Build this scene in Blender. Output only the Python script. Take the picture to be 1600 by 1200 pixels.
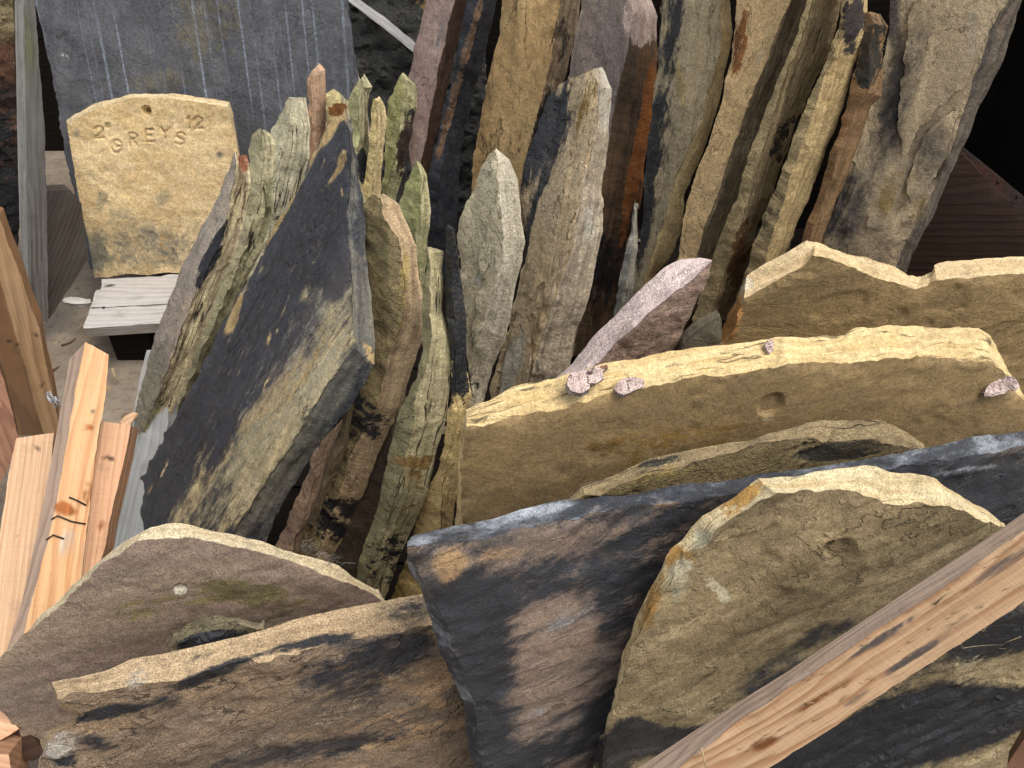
import bpy, math, random
import numpy as np
from mathutils import Matrix, Vector
from mathutils.geometry import delaunay_2d_cdt

for o in list(bpy.data.objects):
    bpy.data.objects.remove(o)
SC = bpy.context.scene
COL = SC.collection
R = math.radians

# ------------------------------------------------------------------ camera, sky, sun, exposure
FPX = 1331.0                     # focal length in photo pixels (photo 1600 x 1200)
CAM_H, PITCH = 1.15, R(40)
cd = bpy.data.cameras.new('camera')
cam = bpy.data.objects.new('camera', cd)
COL.objects.link(cam)
cam.location = (0, 0, CAM_H)
cam.rotation_euler = (R(90) - PITCH, 0, 0)
cd.sensor_fit = 'HORIZONTAL'
cd.sensor_width = 36
cd.lens = 36 * FPX / 1600
cd.clip_start = 0.02
cd.clip_end = 3000
SC.camera = cam

SUN_EL, SUN_AZ = R(64), R(112)   # azimuth from +y (away from the camera) towards +x
w = bpy.data.worlds.new('World')
SC.world = w
w.use_nodes = True
nt = w.node_tree
bg = nt.nodes['Background']
sky = nt.nodes.new('ShaderNodeTexSky')
sky.sky_type = 'NISHITA'
sky.sun_disc = False
sky.sun_elevation = SUN_EL
sky.sun_rotation = SUN_AZ
sky.air_density = 1.0
sky.dust_density = 3.0
sky.ozone_density = 1.0
hs = nt.nodes.new('ShaderNodeHueSaturation')
hs.inputs['Saturation'].default_value = 0.35
nt.links.new(sky.outputs[0], hs.inputs['Color'])
nt.links.new(hs.outputs[0], bg.inputs['Color'])
bg.inputs['Strength'].default_value = 0.15
sd = bpy.data.lights.new('sun', 'SUN')
sun = bpy.data.objects.new('sun', sd)
COL.objects.link(sun)
sd.energy = 1.0
sd.angle = R(28)
sd.color = (1.0, 0.95, 0.87)
sdir = Vector((math.sin(SUN_AZ) * math.cos(SUN_EL), math.cos(SUN_AZ) * math.cos(SUN_EL), math.sin(SUN_EL)))
sun.rotation_euler = sdir.to_track_quat('Z', 'Y').to_euler()
SC.view_settings.view_transform = 'Standard'
SC.view_settings.look = 'None'
SC.view_settings.gamma = 1
SC.view_settings.use_curve_mapping = False
SC.view_settings.exposure = 0.68

# ------------------------------------------------------------------ noise
def _hash(ix, iy, iz, seed):
    h = (ix.astype(np.int64) * 374761393 + iy.astype(np.int64) * 668265263 + iz.astype(np.int64) * 2147483647 + seed * 974634777) & 0xFFFFFFFF
    h = ((h ^ (h >> 13)) * 1274126177) & 0xFFFFFFFF
    h = ((h ^ (h >> 16)) * 2246822519) & 0xFFFFFFFF
    return ((h ^ (h >> 15)) & 0xFFFFFF) / float(0xFFFFFF)

def vnoise(x, y, z, seed=0):
    x, y, z = np.broadcast_arrays(np.asarray(x, float), np.asarray(y, float), np.asarray(z, float))
    x0, y0, z0 = np.floor(x), np.floor(y), np.floor(z)
    fx, fy, fz = x - x0, y - y0, z - z0
    fx, fy, fz = [f * f * f * (f * (f * 6 - 15) + 10) for f in (fx, fy, fz)]
    r = 0
    for dx in (0, 1):
        for dy in (0, 1):
            for dz in (0, 1):
                wgt = (fx if dx else 1 - fx) * (fy if dy else 1 - fy) * (fz if dz else 1 - fz)
                r = r + wgt * _hash(x0 + dx, y0 + dy, z0 + dz, seed)
    return r * 2 - 1

def fbm(x, y, z, seed=0, oct=4, gain=0.5):
    s, a, n = 0, 1.0, 0
    for k in range(oct):
        s = s + a * vnoise(x * 2 ** k + 17.3 * k, y * 2 ** k - 9.1 * k, z * 2 ** k + 4.7 * k, seed + 31 * k)
        n += a
        a *= gain
    return s / n * 1.6

# ------------------------------------------------------------------ camera geometry
CP, SP = math.cos(PITCH), math.sin(PITCH)
CAMP = np.array([0, 0, CAM_H])

def ray(px, py):
    u = (600 - py) / FPX
    return np.array([(px - 800) / FPX, CP + u * SP, -SP + u * CP])

def at(px, py, d):
    return CAMP + ray(px, py) * d

def project(P):
    Q = P - CAMP
    zc = Q[..., 1] * CP - Q[..., 2] * SP
    u = Q[..., 1] * SP + Q[..., 2] * CP
    return np.stack([800 + FPX * Q[..., 0] / zc, 600 - FPX * u / zc], -1)

def on_plane(px, py, P0, n):
    d = ray(px, py)
    return CAMP + d * (np.dot(n, P0 - CAMP) / np.dot(n, d))

def normal(az, el):
    az, el = R(az), R(el)
    return np.array([math.sin(az) * math.cos(el), -math.cos(az) * math.cos(el), math.sin(el)])

# ------------------------------------------------------------------ materials
def lin(c):
    if max(c) <= 1.0:
        return (*c, 1)
    return (*[((v / 255) / 12.92 if v / 255 < 0.04045 else ((v / 255 + 0.055) / 1.055) ** 2.4) for v in c], 1)

class NB:
    def __init__(self, name):
        self.m = bpy.data.materials.new(name)
        self.m.use_nodes = True
        self.t = self.m.node_tree
        self.p = self.t.nodes['Principled BSDF']
    def n(self, typ, **kw):
        x = self.t.nodes.new(typ)
        for k, v in kw.items():
            setattr(x, k, v)
        return x
    def l(self, a, b):
        self.t.links.new(a, b)
    def set(self, sock, v):
        if hasattr(v, 'is_linked') or hasattr(v, 'links'):
            self.l(v, sock)
        else:
            sock.default_value = v
    def mapping(self, src, scale=(1, 1, 1), loc=(0, 0, 0), rot=(0, 0, 0)):
        m = self.n('ShaderNodeMapping')
        self.l(src, m.inputs['Vector'])
        m.inputs['Scale'].default_value = scale
        m.inputs['Location'].default_value = loc
        m.inputs['Rotation'].default_value = rot
        return m.outputs[0]
    def noise(self, src, scale, detail=4, rough=0.55, dist=0.0):
        x = self.n('ShaderNodeTexNoise')
        self.l(src, x.inputs['Vector'])
        x.inputs['Scale'].default_value = scale
        x.inputs['Detail'].default_value = detail
        x.inputs['Roughness'].default_value = rough
        x.inputs['Distortion'].default_value = dist
        return x.outputs['Fac']
    def ramp(self, v, a, b, lo=0.0, hi=1.0):
        x = self.n('ShaderNodeMapRange', interpolation_type='SMOOTHSTEP')
        self.set(x.inputs['Value'], v)
        x.inputs['From Min'].default_value = a
        x.inputs['From Max'].default_value = b
        x.inputs['To Min'].default_value = lo
        x.inputs['To Max'].default_value = hi
        return x.outputs[0]
    def math(self, op, a, b=0.0, c=None):
        x = self.n('ShaderNodeMath', operation=op)
        self.set(x.inputs[0], a)
        self.set(x.inputs[1], b)
        if c is not None:
            self.set(x.inputs[2], c)
        return x.outputs[0]
    def mix(self, f, a, b, mode='MIX'):
        x = self.n('ShaderNodeMix', data_type='RGBA', blend_type=mode)
        self.set(x.inputs[0], f)
        self.set(x.inputs[6], a)
        self.set(x.inputs[7], b)
        return x.outputs[2]
    def attr(self, name):
        x = self.n('ShaderNodeAttribute', attribute_name=name)
        return x.outputs['Fac']
    def val(self, v):
        x = self.n('ShaderNodeCombineColor')
        for i in range(3):
            self.set(x.inputs[i], v)
        return x.outputs[0]

_mc = [0]
MATK = [1.0]
def stone_mat(name, A, B, C=None, S1=(214, 190, 135), S2=None, dark=(40, 43, 49), tan=(200, 160, 105), pale=(205, 200, 188),
              moss=(96, 104, 62), stretch=0.35, sc=1.0, bump=1.0, strata=0.6, dark_rough=0.5, rough=0.85, amp=1.1, sharp=3.2,
              streak=0.0, grain=1.0, spec=0.35, speck=0.5, ledge=1.0):
    _mc[0] += 1
    seed = (_mc[0] * 3.71 % 11, _mc[0] * 1.93 % 7, _mc[0] * 0.77 % 3)
    C = C or B
    S2 = S2 or tuple(v * 0.76 for v in S1)
    def tone(c, k, ds):
        g_ = 0.35 * c[0] + 0.5 * c[1] + 0.15 * c[2]
        return tuple(min(245, (v + (g_ - v) * ds) * k * MATK[0] * m_) for v, m_ in zip(c, (1.01, 0.992, 0.99)))
    A, B, C = tone(A, 1.13, .05), tone(B, 1.11, .05), tone(C, 1.10, .05)
    S1, S2 = tone(S1, 1.0, .16), tone(S2, 1.0, .14)
    b = NB(name)
    tc = b.n('ShaderNodeTexCoord')
    p = b.mapping(tc.outputs['Object'], loc=seed)
    pb = b.mapping(p, scale=(stretch, 1, 1))
    n1 = b.noise(pb, 7 * sc, 5, 0.6, 0.8)
    n2 = b.noise(pb, 26 * sc, 9, 0.68, 0.4)
    n3 = b.noise(p, 620, 3, 0.6)
    n4 = b.noise(p, 150, 5, 0.65)
    nn = b.noise(pb, 17 * sc, 11, 0.72, 0.5)
    face = b.mix(b.ramp(n1, 0.36, 0.64), lin(A), lin(B))
    face = b.mix(b.math('MULTIPLY', b.ramp(n2, 0.47, 0.68), 0.75), face, lin(C))
    # split layers of the face: thin crisp ledges
    lz = b.noise(b.mapping(p, scale=(min(1, stretch * 1.6), 1, 1), loc=(1.3, 2.1, 0)), 6.5 * sc, 8, 0.58, 0.5)
    terr = None
    for th in (0.40, 0.455, 0.505, 0.55, 0.61):
        q_ = b.ramp(lz, th - 0.0035, th + 0.0035)
        terr = q_ if terr is None else b.math('ADD', terr, q_)
    hair = b.math('ADD', b.ramp(b.math('ABSOLUTE', b.math('SUBTRACT', lz, 0.455)), 0.0005, 0.004, 1, 0), b.ramp(b.math('ABSOLUTE', b.math('SUBTRACT', lz, 0.55)), 0.0005, 0.003, 1, 0))
    hair = b.math('MULTIPLY', hair, b.ramp(b.noise(p, 9 * sc, 5, 0.6), 0.50, 0.60, 0, 0.75 * min(1.0, ledge)))
    alt = b.math('PINGPONG', terr, 1.0)
    face = b.mix(b.math('MULTIPLY', alt, 0.16 * ledge), face, lin(tuple(v * 0.72 for v in A)))
    face = b.mix(hair, face, lin(tuple(v * 0.38 for v in A)))
    # strata on the broken sides
    ps = b.mapping(p, scale=(7, 7, 130))
    ns = b.noise(ps, 1.0, 6, 0.66, 0.1)
    ns2 = b.noise(b.mapping(p, scale=(5, 5, 90), loc=(3, 1, 5)), 1.0, 2, 0.5, 0.06)
    side = b.mix(b.ramp(ns, 0.36, 0.66), lin(S1), lin(S2))
    nsb = b.noise(p, 38, 6, 0.65, 0.3)
    side = b.mix(b.ramp(nsb, 0.45, 0.75, 0, 0.5), side, lin(tuple(v * 0.62 for v in S1)))
    crack = b.math('MULTIPLY', b.ramp(b.math('ABSOLUTE', b.math('SUBTRACT', ns2, 0.5)), 0.0, 0.02, 1, 0), b.math('MULTIPLY', b.ramp(b.noise(p, 16, 4, 0.6), 0.40, 0.54), strata))
    side = b.mix(crack, side, lin((52, 44, 36)))
    sd_ = b.attr('side')
    col = b.mix(sd_, face, side)
    # stain patches plus painted light and shade (kept in mesh attributes, broken up by noise)
    nn3 = b.noise(b.mapping(p, scale=(min(1, stretch * 2), 1, 1)), 75 * sc, 9, 0.75, 0.3)
    nsum = b.math('ADD', b.math('MULTIPLY', b.math('SUBTRACT', nn, 0.5), 3.2), b.math('MULTIPLY', b.math('SUBTRACT', nn3, 0.5), 2.2))
    masks = {}
    for k, c in (('moss', moss), ('tan', tan), ('dark', dark), ('pale', pale)):
        at_ = b.attr(k)
        m = b.math('ADD', at_, b.math('MULTIPLY', b.math('MULTIPLY', nsum, b.ramp(at_, 0.0, 0.3, 0.06, 1.0)), {'moss': -0.9, 'tan': 1.2 * max(amp, 1), 'dark': -amp, 'pale': 1.1 * max(amp, 1)}[k]))
        f = b.ramp(m, 0.5 - 0.5 / sharp, 0.5 + 0.5 / sharp)
        if k == 'moss':
            f = b.math('MULTIPLY', f, 0.42)
        if k == 'dark':
            f = b.math('MULTIPLY', f, b.ramp(n4, 0.2, 0.5, 0.82, 1.0))
        masks[k] = f
        cc = b.mix(b.ramp(n2, 0.35, 0.65), lin(c), lin(tuple(v * 0.78 for v in c)))
        if k == 'dark':
            cc = b.mix(b.ramp(n1, 0.45, 0.75, 0, 0.55), cc, lin((c[0] * 1.55 + 10, c[1] * 1.45 + 5, c[2] * 1.3)))
        col = b.mix(f, col, cc)
    if streak:
        st = b.noise(b.mapping(p, scale=(0.5, 85, 1)), 1.0, 3, 0.55, 0.05)
        st2 = b.noise(b.mapping(p, scale=(3.5, 12, 1)), 1.0, 4, 0.6)
        br = b.noise(p, 260, 4, 0.7)
        f = b.math('MULTIPLY', b.ramp(st, 0.55, 0.66), b.math('MULTIPLY', b.ramp(st2, 0.38, 0.6), b.ramp(br, 0.35, 0.6, 0.15, 1)))
        col = b.mix(b.math('MULTIPLY', f, streak), col, lin((152, 162, 176)))
    g = b.math('MULTIPLY', b.ramp(n3, 0.25, 0.75, 1 - 0.42 * grain, 1 + 0.34 * grain), b.ramp(n4, 0.25, 0.75, 0.76, 1.18))
    col = b.mix(1.0, col, b.val(g), 'MULTIPLY')
    if speck:
        sp = b.math('MULTIPLY', b.ramp(b.noise(p, 210, 2, 0.5), 0.70, 0.76), speck)
        col = b.mix(sp, col, lin((58, 50, 40)))
    b.l(col, b.p.inputs['Base Color'])
    rg = b.math('ADD', b.math('MULTIPLY', masks['dark'], dark_rough - rough), rough)
    b.l(b.math('ADD', rg, b.math('MULTIPLY', b.math('SUBTRACT', n4, 0.5), 0.25)), b.p.inputs['Roughness'])
    b.p.inputs['Specular IOR Level'].default_value = spec
    h = b.math('ADD', b.math('MULTIPLY', n2, 0.22), b.math('MULTIPLY', n4, 0.75))
    h = b.math('ADD', h, b.math('MULTIPLY', n3, 0.3))
    hs_ = b.math('ADD', b.math('MULTIPLY', nsb, 0.4), b.math('MULTIPLY', ns, 0.6))
    hs_ = b.math('SUBTRACT', hs_, b.math('MULTIPLY', crack, 0.8))
    h = b.math('ADD', h, b.math('MULTIPLY', sd_, hs_))
    h = b.math('ADD', h, b.math('MULTIPLY', b.math('MULTIPLY', terr, b.math('SUBTRACT', 1.0, sd_)), 0.5 * ledge))
    h = b.math('SUBTRACT', h, b.math('MULTIPLY', b.math('MULTIPLY', hair, b.math('SUBTRACT', 1.0, sd_)), 0.5))
    h = b.math('SUBTRACT', h, b.math('MULTIPLY', masks['dark'], 0.05))
    bp = b.n('ShaderNodeBump')
    bp.inputs['Strength'].default_value = min(1.0, 0.85 * bump)
    bp.inputs['Distance'].default_value = 0.0042 * bump
    b.l(h, bp.inputs['Height'])
    b.l(bp.outputs[0], b.p.inputs['Normal'])
    return b.m

def wood_mat(name, light, line, side=None, grey=(120, 112, 104), knot=(168, 92, 38), ring=95.0, warp=1.0, weather=0.0, rough=0.72, fibre=1.0, spec=0.3, mark=(58, 52, 52)):
    """local x runs along the grain"""
    _mc[0] += 1
    seed = (_mc[0] * 2.31 % 9, _mc[0] * 1.37 % 5, _mc[0] * 0.61 % 3)
    b = NB(name)
    tc = b.n('ShaderNodeTexCoord')
    p = b.mapping(tc.outputs['Object'], loc=seed)
    wn = b.noise(b.mapping(p, scale=(2.2, 9, 9)), 1.0, 3, 0.5)
    wn2 = b.noise(b.mapping(p, scale=(7, 30, 30)), 1.0, 3, 0.5)
    yz = b.n('ShaderNodeSeparateXYZ')
    b.l(p, yz.inputs[0])
    phase = b.math('ADD', b.math('MULTIPLY', yz.outputs[1], ring), b.math('MULTIPLY', yz.outputs[2], ring * 0.8))
    phase = b.math('ADD', phase, b.math('MULTIPLY', wn, 6.0 * warp))
    phase = b.math('ADD', phase, b.math('MULTIPLY', wn2, 0.8 * warp))
    fr = b.math('FRACT', phase)
    band = b.math('MULTIPLY', b.ramp(fr, 0.25, 0.9), b.ramp(fr, 0.9, 1.0, 1, 0))
    fib = b.noise(b.mapping(p, scale=(9, 420, 420)), 1.0, 4, 0.6)
    fib2 = b.noise(b.mapping(p, scale=(3, 60, 60)), 1.0, 5, 0.6)
    col = b.mix(b.math('MULTIPLY', band, b.ramp(fib2, 0.3, 0.7, 0.35, 0.95)), lin(light), lin(line))
    if side:
        col = b.mix(b.attr('side'), col, b.mix(b.math('MULTIPLY', band, 0.7), lin(side), lin(tuple(v * 0.8 for v in side))))
    col = b.mix(b.ramp(fib, 0.35, 0.75, 0, 0.35 * fibre), col, lin(tuple(v * 0.62 for v in line)))
    if weather:
        wm = b.math('MULTIPLY', b.ramp(b.noise(b.mapping(p, scale=(5, 24, 24)), 1.0, 6, 0.65), 0.35, 0.65), weather)
        col = b.mix(wm, col, lin(grey))
    nsum = b.math('MULTIPLY', b.math('SUBTRACT', b.noise(b.mapping(p, scale=(14, 60, 60)), 1.0, 6, 0.65), 0.5), 1.3)
    for k, c in (('moss', (104, 110, 70)), ('tan', knot), ('dark', mark), ('pale', (226, 214, 198))):
        f = b.ramp(b.math('ADD', b.attr(k), nsum), 0.25, 0.9)
        col = b.mix(f, col, b.mix(b.ramp(fib2, 0.4, 0.6), lin(c), lin(tuple(v * 0.75 for v in c))))
    saw = b.noise(b.mapping(p, scale=(330, 4, 4), rot=(0, 0, 0.35)), 1.0, 2, 0.5)
    col = b.mix(b.ramp(saw, 0.5, 0.75, 0, 0.07), col, lin(tuple(v * 0.6 for v in line)))
    dirt = b.noise(p, 24, 6, 0.65)
    col = b.mix(b.ramp(dirt, 0.52, 0.8, 0, 0.4), col, lin(tuple(v * 0.6 for v in light)))
    b.l(col, b.p.inputs['Base Color'])
    b.p.inputs['Roughness'].default_value = rough
    b.p.inputs['Specular IOR Level'].default_value = spec
    h = b.math('ADD', b.math('MULTIPLY', fib, 0.55), b.math('MULTIPLY', fib2, 0.7))
    h = b.math('ADD', b.math('SUBTRACT', h, b.math('MULTIPLY', band, 0.25)), b.math('MULTIPLY', saw, 0.25))
    bp = b.n('ShaderNodeBump')
    bp.inputs['Strength'].default_value = 0.8
    bp.inputs['Distance'].default_value = 0.0016
    b.l(h, bp.inputs['Height'])
    b.l(bp.outputs[0], b.p.inputs['Normal'])
    return b.m

def plain_mat(name, c, rough=0.6, metal=0.0, var=0.25, bump=0.3):
    b = NB(name)
    tc = b.n('ShaderNodeTexCoord')
    n = b.noise(tc.outputs['Object'], 90, 6, 0.65)
    b.l(b.mix(b.ramp(n, 0.3, 0.7), lin(c), lin(tuple(v * (1 - var) for v in c))), b.p.inputs['Base Color'])
    b.p.inputs['Roughness'].default_value = rough
    b.p.inputs['Metallic'].default_value = metal
    bp = b.n('ShaderNodeBump')
    bp.inputs['Strength'].default_value = bump
    bp.inputs['Distance'].default_value = 0.002
    b.l(n, bp.inputs['Height'])
    b.l(bp.outputs[0], b.p.inputs['Normal'])
    return b.m

# ------------------------------------------------------------------ objects
def tag(o, label=None, cat=None, group=None, kind=None):
    if label: o['label'] = label
    if cat: o['category'] = cat
    if group: o['group'] = group
    if kind or cat: o['kind'] = kind or 'thing'
    return o

def empty(name, loc, label, cat, group=None):
    o = bpy.data.objects.new(name, None)
    o.location = loc
    o.empty_display_size = 0.05
    COL.objects.link(o)
    return tag(o, label, cat, group)

def adopt(child, parent):
    bpy.context.view_layer.update()
    child.parent = parent
    child.matrix_parent_inverse = parent_world(parent).inverted()
    return child

def parent_world(o):
    return o.matrix_world.copy() if o.parent else o.matrix_basis.copy()

MASKS = ('moss', 'tan', 'dark', 'pale')
_ps = [100]

def plate(name, pts, anchor, az, el, mat, label=None, cat=None, t=None, tlim=(0.012, 0.085), s=0.005, jit=0.0016, und=0.004, rough=0.0012,
          flake=(0.0022, 9.0, 3.0), side_amp=0.003, chip=0.002, grain=None, zmin=0.003, stain_shading=(), base={}, pits=(), strokes=None, group=None,
          seed=None, sharp=33, smooth_outline=0, K=None, cracks=(), kind=None, grid=True):
    """A slab: outline traced on its own plane through `anchor` (photo pixel + distance), given its real thickness.
    pts: (x, y) front point or (x, y, bx, by) front point with the matching point of the rear rim."""
    _ps[0] += 1
    seed = seed or _ps[0]
    n = normal(az, el)
    P0 = at(*anchor)
    rt = random.Random(seed * 7)
    lift = rt.uniform(0, 75)
    np_ = []
    for q in pts:                      # tops beyond the frame end unevenly
        if q[1] == -60:
            e_ = lift + rt.uniform(-18, 28)
            q = (q[0], q[1] - e_) if len(q) == 2 else (q[0], q[1] - e_, q[2], q[3] - e_)
        np_.append(q)
    pts = np_
    F = np.array([on_plane(q[0], q[1], P0, n) for q in pts])
    pairs = [(i, q) for i, q in enumerate(pts) if len(q) == 4]
    if t is None:
        ts = []
        for i, q in pairs:
            v = (project(F[i] - n * 1e-3) - project(F[i])) / 1e-3
            dv = np.array([q[2] - q[0], q[3] - q[1]])
            ts.append(np.dot(dv, v) / np.dot(v, v))
        t = float(np.clip(np.median(ts), *tlim)) if ts else 0.04
    PB = P0 - n * t
    B = F - n * t
    lim = max(1.7 * t, 0.03)
    for i, q in pairs:
        c = on_plane(q[2], q[3], PB, n)
        dv = c - B[i]
        L = np.linalg.norm(dv)
        if L > lim:
            dv *= lim / L
        B[i] = B[i] + dv
    # keep what stands above the ground
    def clip(F, B):
        oF, oB = [], []
        m = len(F)
        for i in range(m):
            a, c = i, (i + 1) % m
            za, zc = F[a, 2] - zmin, F[c, 2] - zmin
            if za >= 0:
                oF.append(F[a]); oB.append(B[a])
            if (za >= 0) != (zc >= 0):
                f = za / (za - zc)
                oF.append(F[a] + (F[c] - F[a]) * f); oB.append(B[a] + (B[c] - B[a]) * f)
        return np.array(oF), np.array(oB)
    F, B = clip(F, B)
    # local frame
    z = n
    x = np.cross([0, 0, 1.0], n); x /= np.linalg.norm(x)
    if grain:
        g = on_plane(grain[2], grain[3], P0, n) - on_plane(grain[0], grain[1], P0, n)
        x = g / np.linalg.norm(g)
    y = np.cross(z, x)
    O = F.mean(0)
    Mr = np.stack([x, y, z], 1)
    f2 = (F - O) @ Mr
    b3 = (B - O) @ Mr
    area = 0.5 * np.sum(f2[:, 0] * np.roll(f2[:, 1], -1) - np.roll(f2[:, 0], -1) * f2[:, 1])
    if area < 0:
        f2, b3 = f2[::-1], b3[::-1]
    # resample the rim
    rf, rb = [], []
    m = len(f2)
    for i in range(m):
        a, c = f2[i], f2[(i + 1) % m]
        L = np.linalg.norm(c - a)
        k = max(1, int(round(L / s)))
        for j in range(k):
            rf.append(a + (c - a) * j / k)
            rb.append(b3[i] + (b3[(i + 1) % m] - b3[i]) * j / k)
    rf, rb = np.array(rf)[:, :2], np.array(rb)
    for _ in range(smooth_outline):
        rf = 0.5 * rf + 0.25 * (np.roll(rf, 1, 0) + np.roll(rf, -1, 0))
        rb = 0.5 * rb + 0.25 * (np.roll(rb, 1, 0) + np.roll(rb, -1, 0))
    tg = np.roll(rf, -1, 0) - np.roll(rf, 1, 0)
    tg /= np.linalg.norm(tg, axis=1)[:, None] + 1e-9
    on = np.stack([tg[:, 1], -tg[:, 0]], 1)
    if jit:
        jn = fbm(rf[:, 0] * 45, rf[:, 1] * 45, 0, seed, 3) * jit + fbm(rf[:, 0] * 160, rf[:, 1] * 160, 3, seed + 5, 2) * jit * 0.6
        rf = rf + on * jn[:, None]
    N = len(rf)
    # interior points
    def inside(q, ring=None):
        c = np.zeros(len(q), bool)
        rg = rf if ring is None else ring
        xa, ya = rg[:, 0], rg[:, 1]
        xb, yb = np.roll(xa, -1), np.roll(ya, -1)
        for i in range(N):
            cond = (ya[i] > q[:, 1]) != (yb[i] > q[:, 1])
            if cond.any():
                xi = (xb[i] - xa[i]) * (q[:, 1] - ya[i]) / (yb[i] - ya[i] + 1e-12) + xa[i]
                c ^= cond & (q[:, 0] < xi)
        return c
    def rimdist(q):
        if len(q) == 0:
            return np.zeros(0)
        out = np.empty(len(q))
        a, c = rf, np.roll(rf, -1, 0)
        ab = c - a
        l2 = (ab ** 2).sum(1) + 1e-12
        for i in range(0, len(q), 2000):
            qq = q[i:i + 2000, None, :]
            tt = np.clip(((qq - a) * ab).sum(2) / l2, 0, 1)
            out[i:i + 2000] = np.sqrt((((a + ab * tt[..., None]) - qq) ** 2).sum(2)).min(1)
        return out
    rng = np.random.default_rng(seed)
    ext = []
    to2 = lambda px, py: ((on_plane(px, py, P0, n) - O) @ Mr)[:2]
    pit2 = []
    for (px, py, rp, dep) in pits:
        c = to2(px, py)
        r = abs(to2(px + rp, py)[0] - c[0]) if not grain else np.linalg.norm(to2(px + rp, py) - c)
        pit2.append((c, r, dep))
        for k in (0, .3, .5, .65, .8, .9, 1.0, 1.1, 1.25, 1.5):
            for j in range(1 if k == 0 else 20):
                a = 2 * math.pi * j / 20
                ext.append(c + r * k * np.array([math.cos(a), math.sin(a)]))
    seg2 = []
    if strokes:
        for pl in strokes:
            q = [to2(*v) for v in pl]
            seg2 += list(zip(q[:-1], q[1:]))
        for a, c in seg2:
            L = np.linalg.norm(c - a)
            d = (c - a) / (L + 1e-9)
            nn = np.array([-d[1], d[0]])
            for j in range(max(2, int(L / 0.0016)) + 1):
                for off in (-.0042, -.0026, -.0013, 0, .0013, .0026, .0042):
                    ext.append(a + d * min(j * 0.0016, L) + nn * off)
    if grid:
        lo, hi = rf.min(0), rf.max(0)
        gx = np.arange(lo[0], hi[0], s)
        gy = np.arange(lo[1], hi[1], s * 0.87)
        X, Y = np.meshgrid(gx, gy)
        X = X + (np.arange(len(gy)) % 2)[:, None] * s * 0.5
        q = np.stack([X.ravel(), Y.ravel()], 1) + rng.uniform(-.22, .22, (X.size, 2)) * s
        if ext:
            e = np.array(ext)
            key = np.round(e / 0.0009).astype(int)
            _, ui = np.unique(key, axis=0, return_index=True)
            e = e[ui]
            keep = np.ones(len(q), bool)
            for i in range(0, len(e), 1500):
                dd = ((q[:, None, :] - e[None, i:i + 1500]) ** 2).sum(2).min(1)
                keep &= dd > (s * 0.45) ** 2
            q = np.concatenate([q[keep], e])
        q = q[inside(q)]
        dq = rimdist(q)
        q, dq = q[dq > s * 0.45], dq[dq > s * 0.45]
    else:
        q, dq = np.zeros((0, 2)), np.zeros(0)
    allp = np.concatenate([rf, q])
    loop = [(i, (i + 1) % N) for i in range(N)]
    r = delaunay_2d_cdt([Vector(v) for v in allp], loop, [], 0, 1e-7, True)
    V = np.array([(v[0], v[1]) for v in r[0]])
    cen_ = np.array([V[list(fc)].mean(0) for fc in r[2]])
    tris = [tuple(fc) for fc, k_ in zip(r[2], inside(cen_)) if k_]
    omap = {}
    for iv, og in enumerate(r[3]):
        for oo in og:
            omap[oo] = iv
    dv = rimdist(V)
    # relief of the split face
    X, Y = V[:, 0], V[:, 1]
    h = und * fbm(X * 5, Y * 7, 1.3, seed + 1, 3) + rough * fbm(X * 48, Y * 60, 2.1, seed + 2, 3)
    if flake and flake[0]:
        qv = fbm(X * flake[1] * (.28 if grain else .6), Y * flake[1], 7.7, seed + 3, 5, 0.55) * flake[2]
        fl = np.floor(qv)
        fr = qv - fl
        h = h + flake[0] * (fl + np.clip((fr - 0.90) / 0.10, 0, 1))
    if chip:
        cw = 0.004 + 0.006 * (0.5 + 0.5 * fbm(X * 30, Y * 30, 5, seed + 7, 2))
        h = h - chip * np.clip(0.6 + 1.3 * fbm(X * 38, Y * 38, 9, seed + 8, 3), 0, 2.2) * np.exp(-dv / cw)
    for c, rr, dep in pit2:
        d = np.linalg.norm(V - c, axis=1) / rr
        e = np.clip((1.0 - d) / 0.35, 0, 1)
        h = h - dep * e * e * (3 - 2 * e)
    if seg2:
        ds = np.full(len(V), 1.0)
        for a, c in seg2:
            ab = c - a
            tt = np.clip(((V - a) @ ab) / (ab @ ab + 1e-12), 0, 1)
            ds = np.minimum(ds, np.linalg.norm(V - (a + tt[:, None] * ab), axis=1))
        h = h - 0.0034 * np.clip(1 - ds / 0.0036, 0, 1) ** 0.6 + 0.0002 * np.exp(-((ds - 0.0042) / 0.0012) ** 2)
    h = np.maximum(h, -0.55 * t) if not pits else h
    verts = [np.column_stack([V, h])]
    sidev = [np.zeros(len(V))]
    base_n = len(V)
    ringi = np.array([omap[i] for i in range(N)])
    f0 = np.column_stack([rf, h[ringi]])
    K = K or max(4, min(14, int(t / 0.0045)))
    fs = [0.03, 0.09] + list(np.linspace(0, 1, K + 1)[1:]) if K > 4 else [0.05] + list(np.linspace(0, 1, K + 1)[1:])
    faces = [tri for tri in tris]
    prev = ringi
    rz = b3[:, 2].mean()
    seglen = np.linalg.norm(np.roll(rf, -1, 0) - rf, axis=1)
    per = seglen.sum()
    sarc = np.concatenate([[0], np.cumsum(seglen)[:-1]])
    nb_ = 4 if K >= 6 else 2
    bounds = np.sort(rng.uniform(0.15, 0.9, nb_ - 1))
    bandv = []
    for bnd in range(nb_):
        ks = [0.0]
        while ks[-1] < per:
            ks.append(ks[-1] + rng.uniform(0.010, 0.055))
        kv = rng.uniform(-1.0, 0.7, len(ks))
        kv[-1] = kv[0]
        ks[-1] = per
        bandv.append(np.interp(sarc, ks, kv))
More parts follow.
